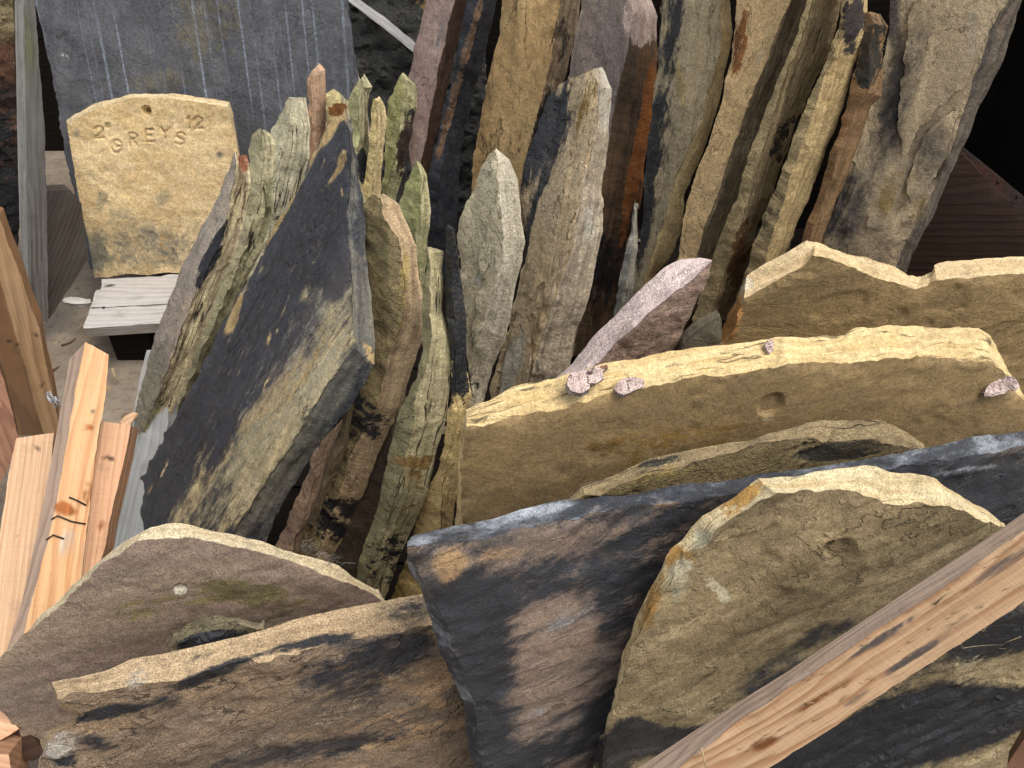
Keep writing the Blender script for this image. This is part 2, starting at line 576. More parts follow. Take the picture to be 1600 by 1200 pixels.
    for kk, f in enumerate(fs):
        P = f0 + (rb - f0) * f
        fw = f + 0.05 * fbm(rf[:, 0] * 8, rf[:, 1] * 8, 1, seed + 11, 2)
        bi = np.clip(np.searchsorted(bounds, fw), 0, nb_ - 1)
        bv = np.choose(bi, bandv)
        off = side_amp * (0.85 * bv + 0.35 * fbm(rf[:, 0] * 90, rf[:, 1] * 90, f * 9, seed + 13, 3))
        off = off * min(1.0, f * 9)
        for (cf, cdep, cw) in cracks:
            off = off - cdep * math.exp(-((f - cf) / cw) ** 2) * np.clip(0.75 + 0.8 * fbm(rf[:, 0] * 14, rf[:, 1] * 14, cf, seed + 14, 2), 0, 1.5)
        P = P.copy()
        P[:, :2] += on * off[:, None]
        if 0 < f < 1:
            P[:, 2] += side_amp * 0.35 * fbm(rf[:, 0] * 25, rf[:, 1] * 25, kk, seed + 15, 2)
        cur = base_n + np.arange(N)
        verts.append(P)
        sidev.append(np.full(N, 1.0 if f > 0.02 else 0.6))
        for i in range(N):
            j = (i + 1) % N
            if prev[i] != prev[j]:
                faces.append((prev[i], cur[i], cur[j], prev[j]))
            else:
                faces.append((prev[i], cur[i], cur[j]))
        prev = cur
        base_n += N
    rc = delaunay_2d_cdt([Vector(v[:2]) for v in P], loop, [], 0, 1e-7, True)
    VC = np.array([(v[0], v[1]) for v in rc[0]])
    okc = inside(np.array([VC[list(fc)].mean(0) for fc in rc[2]]), P[:, :2])
    cmap = {}
    for iv, og in enumerate(rc[3]):
        if og:
            cmap[iv] = int(prev[og[0]])
        else:
            verts.append(np.array([[rc[0][iv][0], rc[0][iv][1], P[:, 2].mean()]]))
            sidev.append(np.ones(1))
            cmap[iv] = base_n
            base_n += 1
    for fc_, k_ in zip(rc[2], okc):
        if not k_:
            continue
        tri = [cmap[i] for i in fc_][::-1]
        if len(set(tri)) == 3:
            faces.append(tuple(tri))
    VV = np.concatenate(verts)
    sv = np.concatenate(sidev)
    me = bpy.data.meshes.new(name)
    me.from_pydata(VV.tolist(), [], [tuple(int(i) for i in fc) for fc in faces])
    me.validate()
    me.update()
    a = me.attributes.new('side', 'FLOAT', 'POINT')
    a.data.foreach_set('value', sv.astype(np.float32))
    pix = project(VV @ Mr.T + O)
    for mk in MASKS:
        v = np.full(len(VV), float(base.get(mk, 0.0)))
        v += sv * float(base.get(mk + '_side', 0.0))
        for st in stain_shading:
            if st[0] == mk:
                _, cx, cy, rx, ry, ang, wt = st
                ca, sa = math.cos(R(ang)), math.sin(R(ang))
                dx, dy = pix[:, 0] - cx, pix[:, 1] - cy
                u_, v_ = (dx * ca + dy * sa) / rx, (-dx * sa + dy * ca) / ry
                e = np.clip(1.35 - np.sqrt(u_ ** 2 + v_ ** 2) * 0.85, 0, 1)
                v += wt * e * e * (3 - 2 * e)
        if mk == 'dark' and seg2:
            v[:len(V)] += 0.42 * np.exp(-(ds / 0.0026) ** 2)  # groove dirt, also standing in for the shade in the carved letters
        if np.any(v != 0):
            a = me.attributes.new(mk, 'FLOAT', 'POINT')
            a.data.foreach_set('value', v.astype(np.float32))
    me.polygons.foreach_set('use_smooth', np.ones(len(me.polygons), bool))
    me.set_sharp_from_angle(angle=R(sharp))
    me.materials.append(mat)
    o = bpy.data.objects.new(name, me)
    M4 = Matrix.Identity(4)
    for i in range(3):
        for j in range(3):
            M4[i][j] = Mr[i, j]
        M4[i][3] = O[i]
    o.matrix_world = M4
    COL.objects.link(o)
    tag(o, label, cat, group, kind)
    return o

def tube(name, pts, rad, mat, label=None, cat=None, parent=None, taper=True, sides=5, kind=None):
    """thin bent rod through world points, as one mesh; pts may be a list of several polylines"""
    lines = pts if isinstance(pts[0][0], (list, tuple, np.ndarray)) else [pts]
    vs, fc = [], []
    for ln in lines:
        ln = [np.asarray(q, float) for q in ln]
        b0 = len(vs)
        for i, q in enumerate(ln):
            d = ln[min(i + 1, len(ln) - 1)] - ln[max(i - 1, 0)]
            d = d / (np.linalg.norm(d) + 1e-9)
            u = np.cross(d, [0.3, 0.2, 0.93]); u /= np.linalg.norm(u) + 1e-9
            v = np.cross(d, u)
            rr = rad * ((1 - 0.75 * i / (len(ln) - 1)) if taper else 1)
            for k in range(sides):
                a = 2 * math.pi * k / sides
                vs.append(q + (u * math.cos(a) + v * math.sin(a)) * rr)
        for i in range(len(ln) - 1):
            for k in range(sides):
                k2 = (k + 1) % sides
                fc.append((b0 + i * sides + k, b0 + i * sides + k2, b0 + (i + 1) * sides + k2, b0 + (i + 1) * sides + k))
        fc.append(tuple(b0 + k for k in range(sides))[::-1])
        fc.append(tuple(b0 + (len(ln) - 1) * sides + k for k in range(sides)))
    O = np.mean(vs, 0)
    me = bpy.data.meshes.new(name)
    me.from_pydata([tuple(v - O) for v in vs], [], fc)
    me.polygons.foreach_set('use_smooth', np.ones(len(me.polygons), bool))
    me.materials.append(mat)
    o = bpy.data.objects.new(name, me)
    o.matrix_world = Matrix.Translation(Vector(O))
    COL.objects.link(o)
    tag(o, label, cat, kind=kind)
    if parent:
        adopt(o, parent)
    return o

# ================================================================== SETTING
gb = NB('yard_concrete')
_tc = gb.n('ShaderNodeTexCoord')
_p = gb.mapping(_tc.outputs['Object'])
_a = gb.noise(_p, 3.5, 8, 0.65)
_b = gb.noise(_p, 60, 8, 0.7)
_c = gb.mix(gb.ramp(_a, 0.35, 0.65), lin((150, 136, 118)), lin((112, 98, 82)))
_c = gb.mix(gb.ramp(_b, 0.45, 0.75, 0, 0.7), _c, lin((84, 72, 60)))
gb.l(_c, gb.p.inputs['Base Color'])
gb.p.inputs['Roughness'].default_value = 0.9
_bp = gb.n('ShaderNodeBump'); _bp.inputs['Strength'].default_value = 0.7; _bp.inputs['Distance'].default_value = 0.004
gb.l(_b, _bp.inputs['Height']); gb.l(_bp.outputs[0], gb.p.inputs['Normal'])
me = bpy.data.meshes.new('ground')
gN = 40
gv, gf = [], []
gc = [(-1 if i < gN / 2 else 1) * (abs(i - gN / 2) / (gN / 2)) ** 3 * 60 for i in range(gN + 1)]
for j in range(gN + 1):
    for i in range(gN + 1):
        gv.append((gc[i], gc[j] + 1.2, 0))
for j in range(gN):
    for i in range(gN):
        k = j * (gN + 1) + i
        gf.append((k, k + 1, k + gN + 2, k + gN + 1))
me.from_pydata(gv, [], gf)
me.materials.append(gb.m)
ground = bpy.data.objects.new('ground', me)
COL.objects.link(ground)
tag(ground, kind='structure')

# materials shared by timbers
M_DARKWOOD = wood_mat('old_dark_wood', (30, 24, 20), (20, 16, 14), weather=0.3, grey=(34, 31, 28), ring=60, spec=0.08, rough=0.95)  # kept near black so the gaps look unlit
M_CRATE = wood_mat('crate_wood_dark', (70, 48, 34), (44, 30, 22), weather=0.2, grey=(70, 58, 48), ring=70)
M_GREYPOST = wood_mat('weathered_grey_wood', (112, 108, 100), (84, 80, 74), side=(176, 172, 160), weather=0.6, grey=(120, 118, 112), ring=80, fibre=1.3)
M_PALLET = wood_mat('silvered_pallet_wood', (196, 188, 178), (160, 150, 140), side=(140, 126, 110), weather=0.5, grey=(190, 186, 182), ring=60, fibre=0.9)
M_GREYBOARD = wood_mat('grey_board_wood', (186, 186, 180), (152, 152, 146), side=(150, 148, 140), weather=0.6, grey=(178, 180, 180), ring=60)
M_PINE = wood_mat('fresh_pine', (226, 180, 132), (204, 146, 98), side=(196, 168, 146), ring=75, knot=(186, 108, 48), mark=(104, 92, 86))
M_PINE2 = wood_mat('fresh_pine_pinkish', (232, 186, 148), (216, 160, 120), side=(170, 130, 100), ring=110, warp=0.7, mark=(112, 84, 68))
M_PINE3 = wood_mat('fresh_pine_board', (222, 184, 146), (204, 158, 118), side=(180, 140, 104), ring=120, warp=0.35, mark=(110, 90, 70))
M_BROWNTIMBER = wood_mat('brown_timber', (172, 138, 100), (138, 104, 72), side=(150, 108, 68), ring=60, warp=0.6, mark=(70, 58, 50), weather=0.15)
M_SAWN = wood_mat('rough_sawn_end', (168, 124, 98), (138, 98, 76), side=(120, 88, 66), ring=40, warp=2.0)
M_BRACE = wood_mat('splintery_pine_brace', (208, 172, 134), (166, 120, 82), side=(222, 194, 170), ring=62, warp=1.5, knot=(150, 92, 48), mark=(112, 100, 94), fibre=1.2)
M_STEEL = plain_mat('dark_steel', (58, 52, 50), 0.45, 0.8)
M_RUSTSTRIP = stone_mat('rusty_strip_metal', (52, 44, 40), (66, 54, 48), (90, 50, 30), S1=(60, 50, 44), tan=(104, 52, 26), strata=0, bump=0.4, speck=0.3)
M_STRAW = plain_mat('dry_straw', (190, 165, 125), 0.7)
M_FLUFF = plain_mat('pale_seed_fluff', (176, 168, 160), 0.8)
M_LEAF = plain_mat('dull_green_leaf', (84, 84, 52), 0.6)
M_TWIG = plain_mat('brown_twig', (92, 66, 46), 0.7)
M_PLASTIC = plain_mat('torn_clear_plastic', (205, 205, 210), 0.25)

# dark timber sides of the crate behind the tall slabs
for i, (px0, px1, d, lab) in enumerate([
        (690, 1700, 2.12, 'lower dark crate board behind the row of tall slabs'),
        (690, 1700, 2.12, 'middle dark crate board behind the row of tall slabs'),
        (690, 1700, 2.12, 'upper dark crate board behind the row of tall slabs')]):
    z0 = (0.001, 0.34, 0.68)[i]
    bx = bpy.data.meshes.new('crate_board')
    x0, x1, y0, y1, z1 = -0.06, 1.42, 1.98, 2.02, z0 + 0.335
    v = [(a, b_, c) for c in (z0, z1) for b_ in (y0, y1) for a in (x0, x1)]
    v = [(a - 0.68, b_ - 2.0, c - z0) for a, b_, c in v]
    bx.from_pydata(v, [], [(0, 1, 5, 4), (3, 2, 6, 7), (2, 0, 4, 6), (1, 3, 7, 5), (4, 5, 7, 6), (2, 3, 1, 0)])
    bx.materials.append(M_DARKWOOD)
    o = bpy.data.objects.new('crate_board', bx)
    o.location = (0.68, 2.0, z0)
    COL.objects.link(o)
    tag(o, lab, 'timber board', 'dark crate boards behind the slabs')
for i, lab in enumerate(['lower dark side board at the right end of the slab row', 'middle dark side board at the right end of the slab row',
                         'upper dark side board at the right end of the slab row']):
    z0 = (0.001, 0.34, 0.68)[i]
    bx = bpy.data.meshes.new('side_board')
    v = [(a, b_, c) for c in (0, 0.335) for b_ in (-0.46, 0.46) for a in (-0.02, 0.02)]
    bx.from_pydata(v, [], [(0, 1, 5, 4), (3, 2, 6, 7), (2, 0, 4, 6), (1, 3, 7, 5), (4, 5, 7, 6), (2, 3, 1, 0)])
    bx.materials.append(M_DARKWOOD)
    o = bpy.data.objects.new('side_board', bx)
    o.location = (1.16, 1.52, z0)
    COL.objects.link(o)
    tag(o, lab, 'timber board', 'dark crate side boards')

SL = 'stone slab'
rf_ = random.Random(3)
for i in range(10):
    y0 = 0.46 + i * 0.17
    bx = bpy.data.meshes.new('floor_board')
    v = [(a, b_, c) for c in (0, 0.018) for b_ in (-0.082, 0.082) for a in (-0.86, 0.86)]
    bx.from_pydata(v, [], [(0, 1, 5, 4), (3, 2, 6, 7), (2, 0, 4, 6), (1, 3, 7, 5), (4, 5, 7, 6), (2, 3, 1, 0)])
    bx.materials.append(M_DARKWOOD)
    o = bpy.data.objects.new('floor_board', bx)
    o.location = (0.36 + rf_.uniform(-.01, .01), y0, 0.004)
    COL.objects.link(o)
    o.parent = None
    added_floor_boards = globals().setdefault('added_floor_boards', []); added_floor_boards.append(o)
cf = empty('added_crate_floor', (0.36, 1.2, 0), 'added dark crate floor that blackens the gaps under the standing slabs', 'crate floor')  # added floor, dark so the gaps between slabs go black
for o in added_floor_boards:
    adopt(o, cf)

for i, lab in enumerate(['lower added backdrop board behind the streaked slab', 'middle added backdrop board behind the streaked slab', 'upper added backdrop board behind the streaked slab', 'topmost added backdrop board behind the streaked slab']):
    o = bpy.data.objects.new('backdrop_board', bpy.data.objects['crate_board'].data)  # added dark backdrop that blackens the gap beside the streaked slab
    o.location = (-1.25 if i % 2 else -1.27, 2.52, 0.001 + 0.339 * i)
    COL.objects.link(o)
    tag(o, lab, 'timber board', 'added backdrop boards behind the streaked slab')

# ================================================================== BACK LEFT
plate('stone_slab', [(40, -80), (54, 0), (65, 45), (75, 93), (91, 170), (105, 255), (122, 331), (142, 420), (300, 445), (600, 450), (590, 300), (570, 200), (552, 100), (541, 0), (535, -80)],
      (140, 419, 2.0), 3, 14,
      stone_mat('slate_chalk_streaks', (81, 83, 86), (98, 99, 101), (70, 72, 74), S1=(98, 102, 110), tan=(116, 111, 98), stretch=0.5, streak=0.9, bump=0.8, speck=0.2, rough=0.7),
      'big dark grey slab with pale chalky streaks standing behind the lettered stone', SL, t=0.04, s=0.008, jit=0.003, flake=(0.002, 5, 2.0),
      grain=(190, 0, 245, 300), stain_shading=[('tan', 330, 40, 45, 55, 20, 0.75), ('tan', 245, 128, 50, 22, 0, 0.7), ('tan', 300, 5, 30, 20, 0, .5), ('pale', 100, 85, 14, 4, 40, .4)])
plate('stone_slab', [(520, -60), (542, 0), (552, 80), (575, 180), (600, 330), (760, 380), (760, -60)], (560, 100, 2.12), 8, 12,
      stone_mat('rough_dark_grey_stone', (66, 67, 64), (84, 84, 78), (52, 53, 52), S1=(92, 92, 86), bump=1.7, stretch=0.8, sc=1.3),
      'rough dark grey stone under the white batten at the top', SL, t=0.05, s=0.008, rough=0.005, flake=(0.004, 12, 3))
plate('white_batten', [(528, -22), (548, -14), (560, -2), (605, 30), (650, 68), (664, 84), (652, 86), (600, 44), (552, 8), (530, -8)], (600, 36, 2.05), 8, 20,
      wood_mat('white_painted_wood', (214, 210, 204), (196, 190, 184), weather=0.2), 'thin white painted batten slanting across the rough dark stone', 'timber batten',
      t=0.02, s=0.01, jit=0.0008, und=0, rough=0.0003, flake=None, side_amp=0.0004, chip=0.0006, grain=(553, 0, 650, 75))
plate('stone_slab', [(612, -60), (618, 10), (632, 45), (660, 75), (690, 60), (700, -60)], (640, 30, 2.09), -10, 10,
      stone_mat('ochre_stone_back', (176, 146, 92), (150, 122, 74), (120, 98, 62), S1=(180, 150, 100)),
      'ochre stone glimpsed behind the white batten', SL, t=0.04, s=0.008)

def glyph(ch, x, y, wd, ht, sl=0.0):
    G = {'2': [[(-.42, -.28), (-.25, -.47), (.1, -.5), (.38, -.32), (.36, -.08), (0, .2), (-.45, .5), (.48, .48)]],
         'G': [[(.42, -.3), (.15, -.5), (-.2, -.48), (-.45, -.15), (-.43, .2), (-.15, .48), (.2, .48), (.45, .25), (.42, 0), (.05, .02)]],
         'R': [[(-.38, .5), (-.4, -.48), (.15, -.5), (.4, -.3), (.3, -.05), (-.36, .02)], [(-.02, .02), (.45, .5)]],
         'E': [[(.42, -.48), (-.4, -.46), (-.4, .48), (.46, .46)], [(-.38, 0), (.25, -.02)]],
         'Y': [[(-.45, -.5), (0, 0), (.02, .5)], [(.45, -.5), (0, 0)]],
         'S': [[(.4, -.36), (.1, -.5), (-.3, -.42), (-.36, -.15), (0, 0), (.36, .14), (.36, .4), (0, .5), (-.42, .36)]],
         '1': [[(-.2, -.3), (.05, -.5), (.05, .5)]],
         '"': [[(-.2, -.5), (-.2, 0)], [(.25, -.5), (.25, 0)]]}
    return [[(x + a * wd + sl * b_ * wd, y + b_ * ht) for a, b_ in pl] for pl in G[ch]]
STR = []
for g in [('2', 154, 207, 15, 18), ('"', 167, 200, 8, 12), ('G', 181, 229, 17, 19), ('R', 207, 218, 15, 19), ('E', 232, 212, 14, 20), ('Y', 257, 209, 15, 18), ('S', 281, 217, 15, 19),
          ('1', 294, 192, 9, 17), ('2', 309, 192, 14, 18)]:
    STR += glyph(*g)
STR = [pl[::-1] if False else pl for pl in STR]
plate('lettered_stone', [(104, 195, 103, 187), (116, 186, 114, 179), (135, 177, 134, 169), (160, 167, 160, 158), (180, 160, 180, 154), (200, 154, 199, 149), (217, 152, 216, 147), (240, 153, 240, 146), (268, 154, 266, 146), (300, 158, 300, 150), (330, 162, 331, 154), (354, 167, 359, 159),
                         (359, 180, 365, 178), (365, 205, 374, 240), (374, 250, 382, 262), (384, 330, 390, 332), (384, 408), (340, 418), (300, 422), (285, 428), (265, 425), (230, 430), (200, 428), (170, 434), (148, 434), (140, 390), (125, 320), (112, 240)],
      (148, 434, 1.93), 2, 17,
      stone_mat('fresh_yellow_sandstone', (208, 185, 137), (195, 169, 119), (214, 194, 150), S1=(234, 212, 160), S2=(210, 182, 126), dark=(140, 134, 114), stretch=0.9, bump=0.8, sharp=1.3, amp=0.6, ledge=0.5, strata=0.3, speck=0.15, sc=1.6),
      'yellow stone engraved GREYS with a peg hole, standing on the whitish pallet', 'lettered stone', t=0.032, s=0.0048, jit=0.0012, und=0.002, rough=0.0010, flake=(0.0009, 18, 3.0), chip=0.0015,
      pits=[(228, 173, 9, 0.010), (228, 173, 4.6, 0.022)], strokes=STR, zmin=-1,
      base={'pale': -0.3}, stain_shading=[('dark', 255, 310, 17, 12, -50, .6), ('dark', 160, 308, 9, 11, 0, .6), ('dark', 344, 243, 8, 6, 0, .65), ('dark', 120, 208, 6, 8, 0, .7), ('dark', 220, 392, 120, 30, 2, .6), ('dark', 200, 345, 60, 18, 20, .4), ('dark', 320, 345, 50, 20, 0, .35), ('dark', 148, 400, 14, 40, 0, .7), ('tan', 265, 365, 14, 40, 20, .4)])
# ---------------------------------------------------------------- far left
plate('stone_slab', [(-60, -40), (14, -40), (22, 40), (20, 58), (25, 130), (27, 210), (31, 300), (27, 380), (20, 440), (-60, 470)], (20, 200, 1.85), 22, 4,
      stone_mat('burnt_brown_stone', (92, 64, 46), (60, 46, 38), (40, 34, 32), S1=(110, 84, 62), dark=(26, 26, 28), tan=(150, 134, 98), bump=1.6),
      'dark brown burnt looking stone cut off by the left edge, beside the grey post', SL, t=0.06, s=0.007, rough=0.004, flake=(0.004, 12, 3),
      stain_shading=[('tan', 0, 20, 60, 40, 0, 1.1), ('dark', 5, 300, 60, 90, 0, .9), ('dark', 10, 170, 30, 30, 0, .5)])
plate('grey_post', [(39, -40, 22, -40), (52, -40), (60, 80), (70, 200), (74, 340), (75, 504), (54, 499, 45, 470), (45, 470, 36, 420), (42, 340, 30, 340), (40, 200, 27, 200)], (60, 340, 1.72), 32, 1,
      M_GREYPOST, 'weathered silver grey post at the far left, left of the streaked slab', 'timber post', t=0.035, s=0.008, jit=0.0009, und=0.0005, rough=0.0004, flake=None, side_amp=0.0006, chip=0.001, grain=(60, 500, 50, 0),
      stain_shading=[('moss', 45, 60, 12, 80, 0, .5), ('dark', 46, 440, 12, 40, 0, .4)])
plate('dark_beam', [(56, 300), (110, 296), (128, 318), (138, 405), (78, 498), (60, 500)], (90, 440, 1.84), 40, 8, wood_mat('dark_grey_beam_wood', (74, 66, 58), (50, 44, 38), weather=0.4, grey=(84, 78, 72)),
      'dark grey beam lying back between the grey post and the streaked slab', 'timber beam', t=0.05, s=0.01, jit=0.001, und=0.001, rough=0.0006, flake=None, side_amp=0.001, grain=(78, 470, 130, 350))
plate('leaning_timber', [(-8, 300, -60, 300), (0, 344), (14, 385), (33, 433), (48, 481), (62, 513), (71, 569), (82, 610), (91, 662), (90, 678), (70, 679, 28, 681), (56, 640, 17, 640), (42, 583, 0, 590), (17, 498, -35, 505), (0, 435, -60, 440), (-30, 340, -90, 345)], (60, 560, 1.47), 24, 10,
      M_BROWNTIMBER, 'light brown timber leaning at the left, its foot beside the clear plastic scrap', 'timber', t=0.07, s=0.008, jit=0.0007, und=0.0004, rough=0.0003, flake=None, side_amp=0.0005, chip=0.0008, grain=(80, 660, 8, 380),
      stain_shading=[('dark', 55, 524, 7, 5, 60, .9), ('dark', 66, 604, 3, 9, 0, .8), ('dark', 20, 535, 16, 3, 20, .9), ('dark', 46, 632, 12, 2, 5, .7), ('dark', 25, 550, 10, 5, 40, .6)])
plate('sawn_timber', [(-60, 545), (-5, 565), (8, 600), (20, 645), (28, 685), (22, 705), (8, 740), (-4, 765), (-60, 800)], (20, 690, 1.38), 30, 15, M_SAWN,
      'rough sawn pinkish timber poking in at the left edge below the leaning timber', 'timber', t=0.05, s=0.008, jit=0.001, und=0.001, rough=0.0008, flake=None, side_amp=0.001, chip=0.002, grain=(20, 690, -40, 600))

# ---------------------------------------------------------------- pallet under the lettered stone
pal = empty('pallet', at(200, 520, 1.75) * np.array([1, 1, 0]), 'whitish weathered pallet carrying the yellow lettered stone', 'pallet')
def box(name, cx, cy, z0, sx, sy, sz, mat, parent, rz=0.0):
    bm_v = [(a * sx / 2, b_ * sy / 2, c * sz) for c in (0, 1) for b_ in (-1, 1) for a in (-1, 1)]
    me = bpy.data.meshes.new(name)
    me.from_pydata(bm_v, [], [(0, 1, 5, 4), (3, 2, 6, 7), (2, 0, 4, 6), (1, 3, 7, 5), (4, 5, 7, 6), (2, 3, 1, 0)])
    me.materials.append(mat)
    o = bpy.data.objects.new(name, me)
    o.matrix_world = Matrix.Translation((cx, cy, z0)) @ Matrix.Rotation(rz, 4, 'Z')
    COL.objects.link(o)
    md = o.modifiers.new('bevel', 'BEVEL'); md.width = 0.0025; md.segments = 2
    if parent: adopt(o, parent)
    return o
pb1 = plate('deck_board', [(151, 452), (157, 452), (159, 436), (340, 424), (360, 470), (143, 479)], (145, 479, 1.80), 0, 88, M_PALLET, t=0.02, s=0.009, jit=0.0008, und=0.0006, rough=0.0005, flake=None, side_amp=0.0006, grain=(145, 479, 300, 472), stain_shading=[('dark', 172, 446, 9, 2.5, -8, .9), ('tan', 235, 450, 18, 5, 0, .25)])
pb2 = plate('deck_board', [(150, 453), (156, 453), (147, 474), (142, 481.5), (340, 473), (330, 500), (130, 512), (140, 480)], (142, 481, 1.80), 0, 88, M_PALLET, t=0.024, s=0.009, jit=0.0008, und=0.0006, rough=0.0005, flake=None, side_amp=0.0006, grain=(132, 512, 300, 505), stain_shading=[('tan', 187, 489, 6, 4, 0, .5), ('dark', 192, 495, 12, 2, 10, .5)])
adopt(pb1, pal); adopt(pb2, pal)
zd = at(142, 481, 1.80)[2]
for (qx, qy) in [(169, 459), (160, 472), (162, 481)]:
    c = on_plane(qx, qy, at(142, 481, 1.80), normal(0, 88))
    nl = tube('nail', [c + np.array([0, 0, -0.004]), c + np.array([0, 0, 0.0015])], 0.0032, M_STEEL, taper=False, sides=8)
    adopt(nl, pb2)
a = on_plane(150, 505, at(142, 481, 1.80), normal(0, 88))
box('bearer', a[0] + 0.045, a[1] + 0.10, 0.0, 0.085, 0.16, zd - 0.026, M_DARKWOOD, pal)
box('bearer', a[0] + 0.42, a[1] + 0.10, 0.0, 0.085, 0.16, zd - 0.026, M_DARKWOOD, pal)
box('base_board', a[0] + 0.24, a[1] + 0.28, 0.0, 0.52, 0.1, 0.02, M_DARKWOOD, pal)

# ---------------------------------------------------------------- left timbers lying towards the camera
plate('pine_board', [(25, 684), (55, 680), (84, 677), (80, 720), (72, 780), (60, 850), (46, 930), (36, 1000), (10, 1130), (-60, 1130), (-25, 1000), (-8, 880), (5, 800), (14, 740)], (60, 850, 1.14), -6, 58,
      M_PINE3, 'flat fresh pine board at the left edge with two nail holes', 'timber board', t=0.03, s=0.008, jit=0.0006, und=0.0004, rough=0.0003, flake=None, side_amp=0.0004, chip=0, grain=(30, 950, 62, 690),
      stain_shading=[('dark', 52, 699, 16, 3, 8, .9), ('dark', 27, 836, 3, 2, 0, 1.4), ('dark', 27, 900, 4.5, 3.5, 0, 1.5), ('tan', 47, 861, 3, 2, 0, .9), ('tan', 12, 990, 4, 3, 0, .9)])
stake = plate('pine_stake', [(133, 534, 109, 560), (145, 540), (158, 547), (170, 554), (166, 610), (156, 670), (147, 725), (139, 804), (127, 895), (110, 1000), (96, 1080), (10, 1080, -10, 1080), (35, 1000, 16, 1000), (48, 945, 33, 945), (72, 855, 59, 827), (88, 790, 72, 760), (103, 700, 84, 700), (120, 598, 97, 628)], (130, 720, 1.12), 38, 46,
      M_PINE, 'square pine stake with cut top corner and staples, between two flat boards', 'timber stake', t=0.036, s=0.007, jit=0.0006, und=0.0004, rough=0.0003, flake=None, side_amp=0.0004, chip=0, grain=(90, 880, 145, 560),
      stain_shading=[('tan', 102, 795, 17, 11, 15, 1.2), ('tan', 137, 770, 6, 26, 10, .8), ('tan', 141, 668, 8, 6, 20, 1.1), ('dark', 146, 578, 7, 3, 30, .6), ('dark', 147, 643, 5, 3, 20, .8), ('dark', 150, 645, 1.5, 8, 10, .6), ('pale', 110, 850, 26, 28, 0, .5), ('dark', 118, 828, 22, 6, 15, .35)])
Ps = at(130, 720, 1.12); ns_ = normal(38, 46)
def onst(px, py, o=0.0015): return on_plane(px, py, Ps, ns_) + ns_ * o
for q in ([(108, 777), (120, 782), (135, 790)], [(80, 812), (90, 806), (112, 815), (134, 819)], [(72, 844), (83, 836), (100, 842)]):
    tube('staple', [onst(*v) for v in q], 0.0011, M_STEEL, parent=stake, taper=False)
plate('pine_board', [(160, 658), (180, 661), (204, 664), (196, 710), (184, 760), (172, 810), (165, 850), (155, 882), (140, 940), (100, 940), (130, 885), (139, 804), (147, 725), (154, 690)], (175, 760, 1.17), 6, 55,
      M_PINE2, 'short pinkish pine board to the right of the stake', 'timber board', t=0.03, s=0.007, jit=0.0006, und=0.0004, rough=0.0003, flake=None, side_amp=0.0004, chip=0, grain=(145, 880, 180, 665),
      stain_shading=[('dark', 169, 715, 14, 3, 5, .7), ('dark', 171, 716, 3, 10, 10, .5), ('tan', 160, 820, 12, 9, -20, .6), ('dark', 160, 772, 12, 2, 15, .5), ('dark', 168, 733, 20, 1.5, 5, .5), ('dark', 150, 876, 16, 1.6, 5, .8), ('dark', 152, 850, 2, 18, 5, .5)])
plate('grey_board', [(228, 547), (243, 549), (262, 565), (262, 660), (252, 760), (230, 860), (200, 960), (130, 960), (155, 878), (165, 845), (178, 780), (193, 715), (205, 655), (214, 605)], (200, 740, 1.42), -28, 32,
      M_GREYBOARD, 'pale grey weathered board leaning under the leftmost leaning slab', 'timber board', t=0.02, s=0.008, jit=0.001, und=0.0008, rough=0.0006, flake=None, side_amp=0.001, grain=(170, 860, 232, 560),
      stain_shading=[('pale', 220, 600, 14, 50, 15, .6), ('moss', 225, 650, 12, 60, 15, .5)])
# crate corner at the bottom left
plate('crate_rail', [(-60, 1085), (0, 1109), (12, 1122), (27, 1139), (12, 1150), (0, 1157), (-60, 1185)], (10, 1135, 0.98), 10, 55, M_PINE2, 'pine rail end showing left of the tan holed slab, bottom left', 'timber rail', t=0.04, s=0.006, jit=0.0006, und=0, rough=0.0003, flake=None, side_amp=0.0004, grain=(27, 1139, -40, 1120))
plate('crate_rail', [(-60, 1190), (0, 1158), (28, 1138), (44, 1150), (70, 1176), (50, 1190), (12, 1178), (-60, 1200)], (30, 1160, 0.99), 0, 50, M_CRATE, 'dark brown rail end in the bottom left crate corner', 'timber rail', t=0.05, s=0.006, jit=0.001, und=0.001, rough=0.001, flake=None, side_amp=0.001, grain=(28, 1138, -40, 1170))
plate('crate_rail', [(-60, 1175), (12, 1180), (20, 1215), (26, 1300), (-60, 1300)], (8, 1200, 0.96), 8, 30, M_PINE2, 'lowest crate rail in the bottom left corner', 'timber rail', t=0.04, s=0.008, jit=0.0006, und=0, rough=0.0003, flake=None, side_amp=0.0004, grain=(10, 1200, -40, 1190))

